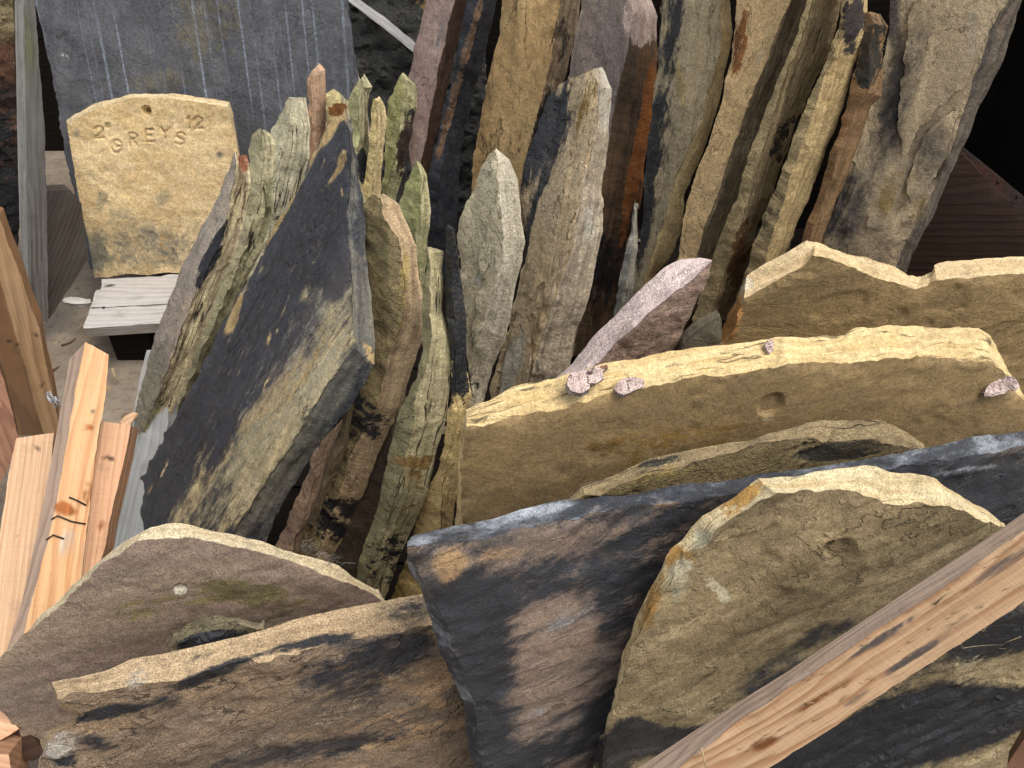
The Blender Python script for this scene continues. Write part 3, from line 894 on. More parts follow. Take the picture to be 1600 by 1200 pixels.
# ================================================================== LEFT AND MIDDLE LEANING GROUP
MATK[0] = 1.2      # brighter light on these left-facing stones put into their colour
MOSSY = dict(S1=(176, 168, 128), S2=(138, 132, 98), moss=(110, 116, 70))
plate('stone_slab', [(366, 238, 385, 241), (350, 275), (340, 300), (314, 351), (283, 427), (249, 521), (235, 555), (210, 645), (202, 700), (195, 757, 204, 770), (212, 705, 222, 740), (224, 670, 246, 696), (238, 637, 269, 642), (258, 590, 283, 614), (283, 535, 312, 541), (309, 459, 354, 425), (340, 380, 380, 357), (353, 330, 391, 306), (362, 290, 394, 283), (369, 258, 390, 262)],
      (258, 590, 1.33), -42, 24,
      stone_mat('split_grey_brown_stone', (142, 134, 118), (112, 104, 94), (166, 146, 112), S1=(186, 172, 128), S2=(132, 116, 88), tan=(156, 98, 70), pale=(186, 182, 174), stretch=0.15, moss=(112, 116, 84), strata=1.0),
      'split grey brown slab with a rusty tip, leftmost of the leaning row', SL, s=0.005, K=12, cracks=[(0.35, 0.010, 0.06), (0.62, .004, .05)], grain=(215, 690, 350, 320), side_amp=0.004,
      stain_shading=[('tan', 381, 248, 12, 20, 20, .8), ('dark', 270, 580, 25, 40, 20, .35), ('moss', 232, 620, 22, 90, 18, .8), ('pale', 335, 330, 20, 60, 25, .5), ('dark', 330, 400, 10, 60, 25, .6), ('dark', 236, 720, 30, 40, 20, .5)])
plate('stone_slab', [(385, 262), (386, 235), (396, 212, 412, 201), (408, 201, 424, 210), (408, 225, 431, 226), (404, 280, 430, 272), (394, 330, 425, 330), (381, 380, 408, 396), (355, 450, 375, 460), (320, 540, 337, 545), (290, 610, 302, 620), (260, 680, 272, 690), (232, 735), (226, 700), (280, 560), (330, 430), (360, 350), (376, 300)],
      (330, 515, 1.42), -40, 22,
      stone_mat('green_grey_slab_a', (150, 144, 112), (128, 124, 96), (164, 156, 120), strata=1.0, **MOSSY),
      'greenish grey slab second from the left in the leaning row', SL, s=0.006, K=9, cracks=[(0.5, .005, .06)], base={'moss_side': .25, 'moss': .15}, side_amp=0.004, tlim=(0.025, 0.06), stain_shading=[('moss', 425, 320, 10, 70, 10, .8)])
plate('stone_slab', [(424, 215), (425, 203), (437, 175, 452, 152), (450, 153, 478, 153), (452, 190, 484, 198), (446, 225, 483, 249), (436, 262, 478, 270), (428, 300, 470, 320), (420, 360, 450, 370), (404, 420), (384, 440), (396, 380), (410, 330), (418, 280)],
      (436, 300, 1.52), -38, 20,
      stone_mat('pale_lined_slab', (146, 142, 116), (164, 158, 130), (126, 122, 98), strata=1.0, S1=(184, 178, 146), S2=(150, 144, 112), moss=(120, 122, 86)),
      'pale grey lined slab third from the left in the leaning row', SL, s=0.006, K=9, base={'moss_side': .12}, side_amp=0.003, tlim=(0.03, 0.06), stain_shading=[('dark', 430, 335, 10, 12, 30, .35)])
plate('stone_slab', [(480, 330), (481, 240), (481, 170), (480, 122), (483, 112, 500, 99), (485, 118, 508, 109), (487, 170, 509, 170), (487, 250, 506, 240), (487, 330, 500, 330)],
      (487, 240, 1.62), -35, 12,
      stone_mat('pinkish_tan_post_stone', (160, 128, 96), (140, 112, 88), (180, 150, 116), S1=(178, 146, 114), S2=(146, 116, 92), strata=0.1),
      'narrow pinkish tan upright stone behind the pointed black slab', SL, s=0.006, K=6, side_amp=0.002, tlim=(0.025, 0.04), jit=0.002)
plate('stone_slab', [(506, 300), (508, 200), (509, 147), (519, 139, 524, 141), (530, 148, 545, 159), (532, 175, 547, 172), (530, 240, 545, 240), (526, 300, 540, 300)],
      (519, 190, 1.58), -10, 16,
      stone_mat('small_green_ochre_stone', (170, 158, 112), (150, 142, 98), (140, 104, 58), tan=(158, 104, 52), **MOSSY),
      'small greenish stone with a brown scar just behind the black tip', SL, t=0.03, s=0.006, stain_shading=[('tan', 528, 170, 14, 9, -10, 1.1)])
plate('stone_slab', [(557, 320), (550, 240), (548, 190), (547, 159), (556, 138), (562, 124, 569, 115), (563, 140, 576, 142), (561, 220, 574, 221), (560, 262, 571, 262), (560, 320, 568, 320)],
      (556, 220, 1.40), -40, 12,
      stone_mat('pale_green_finger_stone', (160, 158, 112), (142, 142, 98), (172, 168, 124), strata=0.9, **MOSSY),
      'pale green pointed finger of stone right of the black tip', SL, t=0.035, s=0.006, base={'moss': .3, 'moss_side': .1}, stain_shading=[('dark', 566, 262, 10, 26, 0, .7)])
plate('stone_slab', [(565, 330), (566, 290), (571, 250), (575, 200), (577, 172), (580, 155), (584, 158, 600, 161), (586, 185, 604, 186), (584, 240, 598, 241), (580, 300, 596, 300), (577, 345, 592, 345)],
      (577, 250, 1.42), -20, 10,
      stone_mat('cracked_yellow_tan_stone', (190, 168, 116), (170, 152, 104), (150, 142, 98), strata=1.0, S1=(196, 174, 122), S2=(160, 142, 96), moss=(112, 112, 66)),
      'yellow tan upright stone with fine black cracks beside the green finger', SL, s=0.006, tlim=(0.02, .05), stain_shading=[('moss', 590, 168, 20, 14, 0, .7)])
plate('stone_slab', [(592, 330), (598, 283), (602, 230), (601, 180), (603, 160), (611, 142), (624, 117, 630, 115), (627, 122, 651, 136), (626, 160, 651, 170), (620, 215, 641, 221), (612, 260, 630, 270), (604, 300, 620, 310), (600, 345, 612, 345)],
      (612, 200, 1.46), -42, 14,
      stone_mat('mossy_stained_stone', (150, 148, 98), (132, 130, 84), (166, 158, 110), strata=0.8, dark=(62, 50, 44), S1=(172, 164, 118), S2=(134, 128, 86), moss=(104, 108, 60)),
      'mossy stone with a dark brown stain touching the maroon slab', SL, s=0.006, base={'moss': .35, 'moss_side': .2}, stain_shading=[('dark', 636, 225, 13, 45, 12, 1.2), ('moss', 600, 275, 16, 30, 0, .6)])
# the big black slab
BLACK = stone_mat('black_sooted_slab', (166, 152, 114), (132, 126, 102), (186, 164, 118), S1=(112, 109, 94), S2=(74, 73, 68), dark=(60, 63, 71), tan=(202, 172, 118), pale=(170, 165, 150), moss=(118, 116, 80), stretch=0.14, dark_rough=0.42, strata=0.1, amp=1.1, sharp=1.3, spec=0.5, grain=0.8)  # soot colour lifted bluish to include the sheen of the sky
plate('stone_slab', [(534, 176, 539, 168), (516, 189), (500, 218), (485, 246), (467, 295), (437, 338), (414, 382), (388, 439), (371, 460), (334, 527), (303, 597), (290, 622), (266, 660), (232, 722), (207, 776), (200, 815), (193, 846), (180, 890), (330, 900), (350, 865, 400, 875), (368, 827, 417, 844), (411, 759, 440, 790), (437, 719, 476, 727), (471, 665, 510, 682), (513, 600, 553, 625), (553, 547, 583, 569),
      (547, 512, 585, 530), (546, 442, 580, 470), (542, 385, 572, 400), (541, 350, 571, 345), (541, 310, 568, 310), (543, 275, 560, 280), (544, 240, 556, 241), (543, 205, 552, 205)],
      (553, 547, 1.0), -48, 25, BLACK, 'largest black sooted slab, pointed at the top, in front of the leaning row', SL, s=0.0046, jit=0.002, tlim=(0.03, 0.075), grain=(230, 800, 530, 220), flake=(0.0018, 7, 2.2), side_amp=0.004,
      base={'dark': 1.3, 'dark_side': -.72},
      stain_shading=[('dark', 482, 590, 46, 175, 36, -.86), ('dark', 395, 735, 60, 150, 36, -.82), ('dark', 290, 800, 16, 70, 30, -.7), ('dark', 450, 500, 20, 60, 36, -.3), ('pale', 440, 560, 30, 130, 36, .25), ('tan', 400, 640, 40, 120, 36, .28), ('tan', 470, 560, 30, 90, 36, .2), ('moss', 420, 700, 55, 130, 38, .5),
              ('dark', 533, 252, 6, 14, 12, -1.3), ('dark', 524, 272, 3.5, 20, 32, -1.3), ('dark', 538, 240, 3, 8, 0, -1.1), ('dark', 534, 300, 2.5, 8, 0, -1.2), ('dark', 505, 255, 2, 14, 30, -1.0), ('dark', 488, 285, 2, 12, 30, -.9),
              ('dark', 462, 290, 8, 80, 30, -1.5), ('dark', 518, 200, 8, 30, 25, -1.5), ('dark', 534, 178, 10, 10, 0, -1.5), ('dark', 364, 500, 7, 22, 22, -1.25), ('dark', 372, 478, 4, 16, 18, -1.2), ('dark', 430, 355, 4, 40, 30, -1.3), ('dark', 420, 530, 2.5, 10, 20, -1.1), ('dark', 432, 517, 2, 6, 20, -1.1), ('dark', 415, 600, 2, 12, 25, -.9), ('dark', 235, 765, 2.5, 12, 25, -1.1), ('dark', 256, 735, 2, 16, 25, -1.0), ('dark', 198, 830, 3, 20, 15, -1.3), ('dark', 581, 562, 7, 6, 0, -1.4), ('tan', 530, 262, 9, 24, 25, 1.1), ('tan', 534, 300, 4, 8, 0, .9), ('tan', 462, 290, 9, 80, 30, 1.1), ('tan', 516, 200, 10, 30, 25, 1.2), ('tan', 534, 178, 10, 10, 0, 1.1), ('tan', 366, 495, 10, 28, 22, 1.0), ('tan', 430, 355, 6, 40, 30, .9), ('tan', 420, 530, 4, 14, 20, .8), ('tan', 235, 765, 4, 16, 25, 1.0), ('tan', 198, 830, 4, 20, 15, 1.0), ('tan', 580, 560, 9, 8, 0, .9), ('tan', 575, 545, 12, 4, 50, .5), ('dark', 500, 470, 30, 20, 30, -.5), ('tan', 300, 600, 4, 14, 20, .7), ('tan', 270, 730, 3, 12, 20, .8)])
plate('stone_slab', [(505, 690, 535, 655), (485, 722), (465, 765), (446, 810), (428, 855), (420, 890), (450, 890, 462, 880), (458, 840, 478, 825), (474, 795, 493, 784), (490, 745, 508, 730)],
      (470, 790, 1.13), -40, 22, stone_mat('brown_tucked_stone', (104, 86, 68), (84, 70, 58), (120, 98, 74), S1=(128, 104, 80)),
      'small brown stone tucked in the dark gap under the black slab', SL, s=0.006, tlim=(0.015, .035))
plate('stone_slab', [(520, 640), (560, 600), (620, 600), (610, 700), (590, 800), (560, 930), (450, 930), (490, 760)], (540, 800, 1.26), -28, 16, stone_mat('gap_darkening_stone', (74, 62, 48), (58, 50, 40), (84, 70, 52), S1=(84, 70, 54)),
      'added dark slab that blackens the gap behind the mottled brown slab', SL, t=0.03, s=0.01)  # added only to keep this gap dark
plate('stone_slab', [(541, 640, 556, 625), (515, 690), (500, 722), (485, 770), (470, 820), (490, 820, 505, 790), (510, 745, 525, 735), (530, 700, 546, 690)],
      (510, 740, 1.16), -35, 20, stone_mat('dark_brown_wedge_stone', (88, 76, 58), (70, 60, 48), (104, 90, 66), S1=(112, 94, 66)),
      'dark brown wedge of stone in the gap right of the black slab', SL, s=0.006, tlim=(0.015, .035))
plate('stone_slab', [(572, 330), (578, 312), (588, 303, 600, 304), (596, 309, 622, 317), (602, 337, 632, 342), (613, 358, 645, 368), (622, 378, 652, 384), (628, 430, 655, 428), (632, 484, 663, 480), (624, 512, 666, 508), (604, 556, 655, 549), (595, 598, 636, 606), (588, 630, 625, 640), (570, 664, 610, 667), (552, 690, 595, 702), (539, 720, 577, 745), (525, 770, 556, 796), (505, 830, 536, 846), (490, 890, 515, 890), (450, 910), (470, 830), (510, 740), (545, 650), (565, 600), (560, 480), (566, 400)],
      (604, 555, 1.07), -40, 16,
      stone_mat('mottled_brown_slab', (132, 118, 82), (106, 96, 68), (152, 136, 96), S1=(184, 158, 116), S2=(142, 120, 88), moss=(84, 84, 50), tan=(206, 180, 116), strata=0.1, bump=1.3),
      'mottled brown slab with a chamfered tan edge, right of the black slab', SL, s=0.005, tlim=(0.03, .07), side_amp=0.0035, rough=0.0012, stain_shading=[('tan', 630, 460, 7, 60, 5, .8), ('moss', 590, 360, 20, 60, 0, .8), ('dark', 560, 640, 50, 80, 25, .45), ('moss', 600, 480, 15, 80, 0, .4), ('dark', 520, 800, 50, 60, 20, .5)])
plate('stone_slab', [(622, 318), (632, 290), (641, 266), (648, 254, 656, 253), (652, 275, 667, 274), (655, 300, 671, 310), (653, 340, 673, 345), (650, 372, 668, 390), (648, 410, 664, 420), (650, 470, 664, 480), (645, 520), (630, 500), (636, 430), (630, 360)],
      (652, 340, 1.19), -42, 12,
      stone_mat('bright_moss_stone', (142, 144, 96), (130, 134, 84), (154, 152, 108), S1=(184, 178, 134), S2=(150, 142, 96), moss=(118, 128, 66)),
      'bright moss green stone between the mottled brown slab and the black wet one', SL, s=0.005, tlim=(0.02, .05), base={'moss': .5}, stain_shading=[('moss', 655, 370, 12, 60, 0, .3)])
plate('stone_slab', [(655, 560), (660, 470), (665, 400), (668, 384, 674, 386), (671, 402, 687, 400), (672, 440, 694, 436), (670, 485, 691, 484), (672, 525, 702, 524), (666, 560, 706, 570), (652, 606, 700, 645), (641, 680, 696, 655), (630, 730, 683, 708), (618, 770, 667, 776), (605, 815, 636, 844), (590, 862, 618, 890), (570, 910, 604, 932), (555, 960, 585, 975), (520, 980), (558, 900), (580, 815), (600, 740), (612, 690), (625, 640), (648, 590)],
      (641, 680, 1.07), -38, 14,
      stone_mat('green_cracked_edge_slab', (112, 108, 78), (92, 88, 64), (128, 122, 90), S1=(168, 158, 116), S2=(138, 129, 92), moss=(116, 114, 80), tan=(150, 120, 70), strata=1.0),
      'green slab with black splits down its edge, nearest the holed tan slab', SL, s=0.0048, K=12, tlim=(0.03, .07), cracks=[(0.42, .004, .03), (.66, .003, .03)], side_amp=0.0022, flake=(0.001, 8, 2), base={'moss_side': .22}, stain_shading=[('tan', 650, 712, 40, 26, -20, .45), ('tan', 630, 770, 30, 50, 20, .3), ('dark', 610, 880, 40, 60, 20, .4), ('moss', 620, 800, 20, 60, 15, .4)])
plate('stone_slab', [(690, 470), (687, 420), (688, 372), (690, 358, 700, 351), (694, 362, 709, 357), (697, 395, 714, 393), (700, 440, 720, 436), (704, 500, 729, 498), (708, 560, 731, 556), (711, 610, 736, 620), (713, 655, 728, 645), (700, 708, 724, 735), (692, 760, 715, 800), (686, 825, 706, 850), (672, 880, 692, 900), (660, 950, 680, 960), (600, 960), (612, 930), (640, 845), (655, 800), (683, 735), (696, 680), (704, 630), (703, 560), (696, 510)],
      (700, 708, 1.09), -36, 10,
      stone_mat('black_topped_tan_slab', (176, 152, 98), (152, 134, 88), (190, 170, 120), S1=(190, 168, 108), S2=(160, 140, 90), dark=(30, 33, 37), moss=(124, 122, 70), dark_rough=0.3, spec=0.5, strata=0.5),
      'tan slab with a wet looking rounded black top, left of the pale grey slab', SL, s=0.005, tlim=(0.02, .055), stain_shading=[('dark', 710, 440, 45, 110, 0, 1.8), ('dark', 722, 575, 10, 50, 0, 1.0), ('dark', 706, 620, 6, 40, 5, .8), ('moss', 640, 880, 40, 60, 0, .5)])
plate('stone_slab', [(716, 400), (713, 365), (722, 335), (734, 306), (748, 265), (758, 245), (769, 236, 775, 234), (773, 250, 794, 249), (776, 278, 808, 280), (780, 305, 812, 320), (783, 345, 815, 348), (786, 366, 821, 376), (784, 400, 817, 408), (778, 430, 802, 464), (766, 470, 797, 495), (750, 515, 788, 530), (741, 550, 771, 572), (734, 590, 758, 622), (728, 640, 750, 650), (735, 690), (737, 620), (730, 555), (727, 484), (720, 430)],
      (745, 530, 1.20), -38, 9,
      stone_mat('pale_grey_slab', (168, 160, 132), (150, 144, 118), (178, 170, 142), S1=(180, 172, 146), S2=(146, 138, 114), pale=(208, 202, 180), strata=0.1, bump=1.3),
      'pale grey slab with a leafy twig on its face, tapering to a rounded top', SL, s=0.005, tlim=(0.03, .065), side_amp=0.003, grain=(735, 560, 790, 270), flake=(0.002, 12, 2.4), rough=0.0008, stain_shading=[('pale', 785, 330, 8, 40, 0, .6), ('pale', 760, 440, 20, 10, 20, .4), ('dark', 740, 600, 25, 30, 0, .3)])
lf = at(757, 318, 1.185)
tw = empty('leafy_twig', lf, 'tiny brown twig with one dull leaf stuck to the pale grey slab', 'twig')
tube('stem', [at(755, 300, 1.24), at(760, 312, 1.235), at(765, 320, 1.235)], 0.0022, M_TWIG, parent=tw, taper=False)
lv = [at(764, 320, 1.235), at(765, 306, 1.225), at(772, 294, 1.22), at(787, 287, 1.222), at(780, 300, 1.228), at(771, 311, 1.233)]
me = bpy.data.meshes.new('leaf'); me.from_pydata([tuple(v) for v in lv] + [tuple(v + np.array([0.001, .003, -.001])) for v in lv], [], [(0, 1, 2, 3, 4, 5), (11, 10, 9, 8, 7, 6)] + [(i, (i + 1) % 6, (i + 1) % 6 + 6, i + 6) for i in range(6)])
me.materials.append(M_LEAF); o = bpy.data.objects.new('leaf', me); COL.objects.link(o); adopt(o, tw)
plate('stone_slab', [(770, 640), (764, 610), (788, 527), (808, 459), (822, 385), (812, 312), (817, 263), (842, 198), (857, 159), (879, 130), (905, 117), (926, 109, 940, 108), (937, 136, 956, 139), (933, 159, 954, 178), (933, 195, 950, 227), (922, 250, 942, 270), (914, 275, 939, 297), (908, 308, 944, 320), (891, 379, 942, 357), (880, 416, 930, 408), (868, 453, 919, 464), (851, 513, 902, 515), (834, 569, 893, 563), (823, 606, 885, 610), (810, 650, 870, 660)],
      (868, 453, 1.27), -40, 14,
      stone_mat('layered_grey_tan_slab', (160, 144, 112), (142, 130, 106), (178, 156, 116), S1=(174, 160, 132), S2=(134, 122, 102), dark=(66, 68, 72), tan=(172, 140, 78), pale=(222, 212, 190), stretch=0.14, strata=0.2, bump=1.3, amp=0.8),
      'tall grey and tan slab with flaking layers, in the centre of the pile', SL, s=0.005, tlim=(0.03, .075), grain=(800, 600, 905, 150), flake=(0.004, 13, 2.6), side_amp=0.004, rough=0.0008,
      stain_shading=[('dark', 850, 215, 28, 95, 20, .95), ('dark', 822, 370, 14, 90, 20, .9), ('tan', 915, 170, 12, 60, 15, .6), ('pale', 946, 150, 10, 60, 0, .8), ('pale', 790, 590, 14, 40, 15, .5), ('dark', 850, 560, 20, 50, 15, .5), ('pale', 930, 350, 20, 40, 0, .3)])

MATK[0] = 1.15  # tall slabs also lightened in colour for the brighter light on them
def layer(parent_obj, outline, anchor, az, el, mat, t=0.006, lift=0.004, st=(), grain=None):
    n = normal(az, el)
    P = at(*anchor) + n * lift
    px = project(P)
    dd = float((P - CAMP) @ np.array([0, CP, -SP]))
    o = plate('split_layer', outline, (px[0], px[1], dd), az, el, mat, t=t, s=0.004, jit=0.0026, und=0.0012, rough=0.0006, flake=(0.0012, 14, 2), side_amp=0.0012, chip=0.0022, stain_shading=st, grain=grain)
    return adopt(o, parent_obj)
E12M, E11M = bpy.data.materials['layered_grey_tan_slab'], bpy.data.materials['pale_grey_slab']
E12 = [o for o in COL.objects if o.type == 'MESH' and o.data.materials and o.data.materials[0] == E12M][0]
E11 = [o for o in COL.objects if o.type == 'MESH' and o.data.materials and o.data.materials[0] == E11M][0]
layer(E12, [(826, 384), (836, 330), (846, 296), (872, 262), (905, 250), (915, 262), (906, 306), (890, 378), (872, 428), (866, 440), (859, 474), (852, 478), (850, 440), (838, 446), (832, 470), (822, 458), (812, 456), (818, 425)], (868, 453, 1.27), -40, 14, E12M, grain=(800, 600, 905, 150), lift=0.006)
layer(E12, [(790, 560), (800, 505), (814, 470), (826, 474), (830, 510), (826, 540), (828, 566), (818, 610), (806, 640), (776, 640), (780, 600)], (868, 453, 1.27), -40, 14, E12M, grain=(800, 600, 905, 150), st=[('pale', 800, 570, 16, 60, 15, .9)])
layer(E12, [(850, 205), (858, 172), (868, 168), (866, 190), (856, 222), (850, 240), (846, 232)], (868, 453, 1.27), -40, 14, E12M, st=[('tan', 858, 200, 10, 40, 15, .8)], grain=(800, 600, 905, 150))
layer(E11, [(775, 306), (781, 330), (784, 366), (782, 398), (777, 428), (765, 468), (750, 512), (741, 545), (738, 520), (745, 470), (752, 430), (748, 405), (755, 372), (764, 340)], (745, 530, 1.20), -38, 9, E11M, lift=0.006, t=0.009, grain=(735, 560, 790, 270))

# ================================================================== TALL SLABS AT THE BACK
plate('stone_slab', [(640, 270), (633, 190), (638, 119), (649, 57), (663, 0), (675, -60), (722, -60, 742, -55), (710, 0, 729, 0), (703, 30, 722, 40), (697, 57, 717, 60), (689, 85, 708, 100), (680, 130, 698, 142), (672, 170, 690, 180), (664, 215, 680, 220), (656, 252, 672, 261), (648, 300, 664, 300)],
      (680, 130, 1.62), -40, 12,
      stone_mat('maroon_grey_slab', (142, 122, 110), (122, 98, 86), (158, 140, 126), S1=(104, 78, 62), S2=(84, 62, 50), pale=(186, 172, 164), stretch=0.2, strata=0.1),
      'maroon grey slab at the top, left of the black striped one', SL, s=0.007, tlim=(0.03, .06), grain=(650, 250, 690, 0), base={'pale': .15}, stain_shading=[('pale', 690, 50, 6, 40, 12, .5), ('pale', 645, 180, 8, 40, 5, .4)])
plate('stone_slab', [(668, 370), (664, 310), (674, 258), (690, 170), (707, 120), (717, 57), (731, 0), (742, -60), (760, -60, 786, -60), (748, 0, 775, 0), (743, 28, 769, 40), (735, 60, 762, 70), (726, 93, 752, 110), (712, 135, 740, 142), (695, 190, 727, 205), (690, 245, 720, 245), (685, 300, 716, 310), (680, 360, 712, 380), (676, 430, 706, 440), (660, 440)],
      (712, 135, 1.58), -40, 13,
      stone_mat('black_striped_slab', (58, 60, 66), (46, 48, 54), (72, 70, 70), S1=(44, 44, 48), S2=(34, 34, 38), tan=(150, 118, 90), dark=(34, 36, 42), stretch=0.12, strata=0.0, amp=0.35, dark_rough=0.5),
      'black slab with a thin tan stripe along its edge, between maroon and tan slabs', SL, s=0.007, tlim=(0.03, .06), base={'dark': .5}, stain_shading=[('tan', 728, 85, 5, 110, 16, 1.3), ('tan', 700, 190, 4, 60, 16, .9)])
plate('stone_slab', [(735, 330), (740, 240), (752, 170), (766, 110), (780, 50), (792, -60), (905, -60, 930, -60), (876, 0, 908, 0), (867, 42, 898, 57), (857, 99, 885, 113), (850, 135, 874, 150), (842, 170, 860, 190), (828, 230, 848, 250), (815, 280, 835, 300), (800, 350, 820, 360), (780, 450), (720, 450)],
      (857, 99, 1.58), -34, 9,
      stone_mat('golden_tan_tall_slab', (186, 156, 106), (166, 138, 92), (200, 170, 120), S1=(146, 124, 92), S2=(104, 88, 66), dark=(62, 54, 46), stretch=0.2, sc=0.8, speck=0.8),
      'golden tan tall slab at the top centre, behind the flaking grey and tan slab', SL, s=0.006, tlim=(0.03, .06), grain=(800, 300, 850, 0), stain_shading=[('dark', 872, 60, 18, 40, 10, .55), ('dark', 850, 165, 8, 40, 20, .6), ('dark', 806, 20, 5, 30, 5, .6), ('dark', 830, 240, 6, 50, 15, .5)])
plate('stone_slab', [(890, 200), (885, 122), (896, 71), (908, 9), (916, -60), (985, -60, 1020, -60), (981, 0, 1018, 0), (987, 17, 1028, 26), (983, 60, 1027, 64), (980, 80, 1027, 96), (970, 119, 1024, 140), (959, 159, 1020, 175), (953, 200, 1014, 215), (947, 235, 1008, 250), (938, 300, 1000, 320), (925, 370, 985, 372), (915, 430, 974, 425), (905, 480, 960, 485), (890, 560, 940, 560), (840, 560), (870, 380)],
      (959, 159, 1.45), -36, 8,
      stone_mat('rust_edged_slab', (124, 112, 100), (108, 98, 92), (136, 122, 100), S1=(92, 68, 42), S2=(64, 50, 36), tan=(142, 86, 40), pale=(196, 172, 158), dark=(40, 36, 36), stretch=0.15, strata=0.1, sharp=3.0),
      'tall purplish grey slab with a bright rust orange edge', SL, s=0.0055, tlim=(0.04, .085), grain=(930, 350, 980, 20), cracks=[(0.5, 0.006, 0.05)],
      base={}, stain_shading=[('pale', 1005, 25, 30, 38, 0, 1.5), ('dark', 1003, 50, 30, 16, 0, .6), ('tan', 1012, 180, 12, 100, 8, 1.1), ('tan', 995, 290, 14, 70, 10, 1.0), ('tan', 975, 400, 14, 60, 10, .6), ('dark', 990, 330, 12, 60, 5, .5), ('dark', 950, 420, 40, 60, 5, .8)])
plate('stone_slab', [(958, 500), (966, 455), (977, 400), (986, 350), (990, 318, 997, 316), (989, 385, 997, 385), (978, 455, 988, 460), (966, 490, 974, 492), (950, 540)],
      (978, 440, 1.38), -30, 6, stone_mat('thin_grey_slip_stone', (132, 134, 124), (118, 120, 110), (146, 146, 134), S1=(150, 146, 128)),
      'thin grey slip of stone below the rust orange edge', SL, t=0.012, s=0.005)
plate('stone_slab', [(985, 460), (1000, 380), (1008, 280), (1014, 210), (1021, 150), (1030, 60), (1036, -60), (1122, -60, 1140, -60), (1123, 0, 1141, 0), (1126, 48, 1145, 51), (1120, 90, 1135, 105), (1112, 122, 1130, 130), (1095, 193, 1112, 200), (1080, 225, 1100, 235), (1066, 252, 1086, 268), (1053, 280, 1072, 300), (1041, 337, 1063, 357), (1030, 365, 1056, 385), (1019, 394, 1042, 408), (1007, 436, 1024, 430), (1000, 480, 1015, 480), (975, 560)],
      (1066, 252, 1.42), -34, 8,
      stone_mat('olive_grey_tall_slab', (138, 126, 98), (120, 112, 90), (152, 136, 104), S1=(200, 176, 118), S2=(170, 146, 94), dark=(58, 58, 58), pale=(186, 164, 116), stretch=0.16, strata=0.05, sharp=2.2),
      'tall olive grey slab with a bright yellow chipped edge, right of the rust edged one', SL, s=0.0055, tlim=(0.02, .05), grain=(1030, 350, 1080, 0), side_amp=0.003,
      stain_shading=[('dark', 1035, 120, 22, 200, 6, .8), ('pale', 1066, 140, 5, 40, -8, .9), ('dark', 1010, 300, 12, 120, 6, .7)])  # dark bands down the left paint the shade of the neighbouring slab
plate('stone_slab', [(1060, 400), (1070, 326), (1087, 272), (1112, 212), (1128, 150), (1140, 93), (1150, 0), (1156, -60), (1250, -60, 1290, -60), (1235, 0, 1264, 0), (1222, 28, 1254, 40), (1205, 71, 1235, 85), (1188, 119, 1218, 130), (1168, 161, 1200, 175), (1152, 210, 1187, 212), (1137, 255, 1172, 262), (1118, 310, 1156, 312), (1100, 360, 1140, 370), (1085, 420, 1125, 430), (1070, 480, 1110, 490), (1030, 560)],
      (1137, 255, 1.36), -34, 7,
      stone_mat('broad_tan_layered_slab', (178, 152, 108), (156, 134, 96), (190, 166, 122), S1=(150, 132, 98), S2=(112, 98, 74), tan=(168, 112, 62), dark=(70, 62, 52), pale=(206, 190, 156), stretch=0.2, strata=0.4, bump=1.3),
      'broad tan tall slab with a rusty streak high on its left side', SL, s=0.0055, tlim=(0.035, .075), K=12, side_amp=0.0038, grain=(1090, 330, 1180, 0), stain_shading=[('tan', 1156, 70, 12, 60, 10, .9), ('pale', 1170, 200, 12, 60, 10, .35), ('pale', 1190, 60, 20, 50, 15, .35)])
plate('stone_slab', [(1080, 500), (1100, 440), (1125, 370), (1150, 312), (1182, 212), (1212, 130), (1250, 40), (1262, -10), (1275, -60), (1290, -60, 1330, -60), (1270, 0, 1317, 0), (1252, 60, 1297, 76), (1225, 125, 1266, 138), (1208, 175, 1249, 183), (1195, 225, 1232, 236), (1178, 275, 1212, 289), (1165, 325, 1203, 320), (1152, 370, 1182, 362), (1130, 430, 1160, 438), (1110, 490, 1140, 486), (1095, 540)],
      (1178, 275, 1.33), -36, 7,
      stone_mat('ridged_olive_slab', (150, 134, 96), (130, 116, 82), (160, 142, 104), S1=(166, 146, 102), S2=(126, 108, 76), dark=(44, 40, 38), tan=(140, 102, 60), strata=0.5, bump=1.4, sharp=7, amp=1.3),
      'ridged olive tan slab with little black spots on its edge', SL, s=0.0055, tlim=(0.03, .065), K=11, side_amp=0.0038, cracks=[(0.4, .005, .05)], stain_shading=[('dark', 1220, 225, 12, 50, 20, .55), ('tan', 1165, 400, 20, 60, 15, .8)])
plate('stone_slab', [(1150, 470), (1190, 345), (1215, 285), (1235, 232), (1252, 180), (1272, 132), (1290, 90), (1310, 40), (1322, -60), (1333, -60, 1358, -60), (1325, 0, 1355, 0), (1318, 40, 1353, 57), (1303, 79, 1345, 80), (1286, 120, 1331, 124), (1268, 175, 1311, 178), (1253, 227, 1292, 230), (1240, 262, 1279, 264), (1229, 297, 1265, 305), (1215, 340, 1245, 345), (1200, 385, 1232, 385), (1185, 440, 1210, 440), (1150, 520)],
      (1229, 297, 1.31), -38, 6,
      stone_mat('chipped_yellow_edge_slab', (146, 130, 92), (124, 112, 82), (158, 140, 98), S1=(196, 170, 112), S2=(156, 132, 86), dark=(66, 60, 58), strata=0.1, bump=1.4),
      'slab with a rough yellow chipped edge and greyish top, left of the cobwebbed one', SL, s=0.0055, tlim=(0.03, .065), side_amp=0.0038, rough=0.003, stain_shading=[('dark', 1332, 40, 16, 45, 5, .7), ('dark', 1345, 0, 10, 40, 0, .5)])
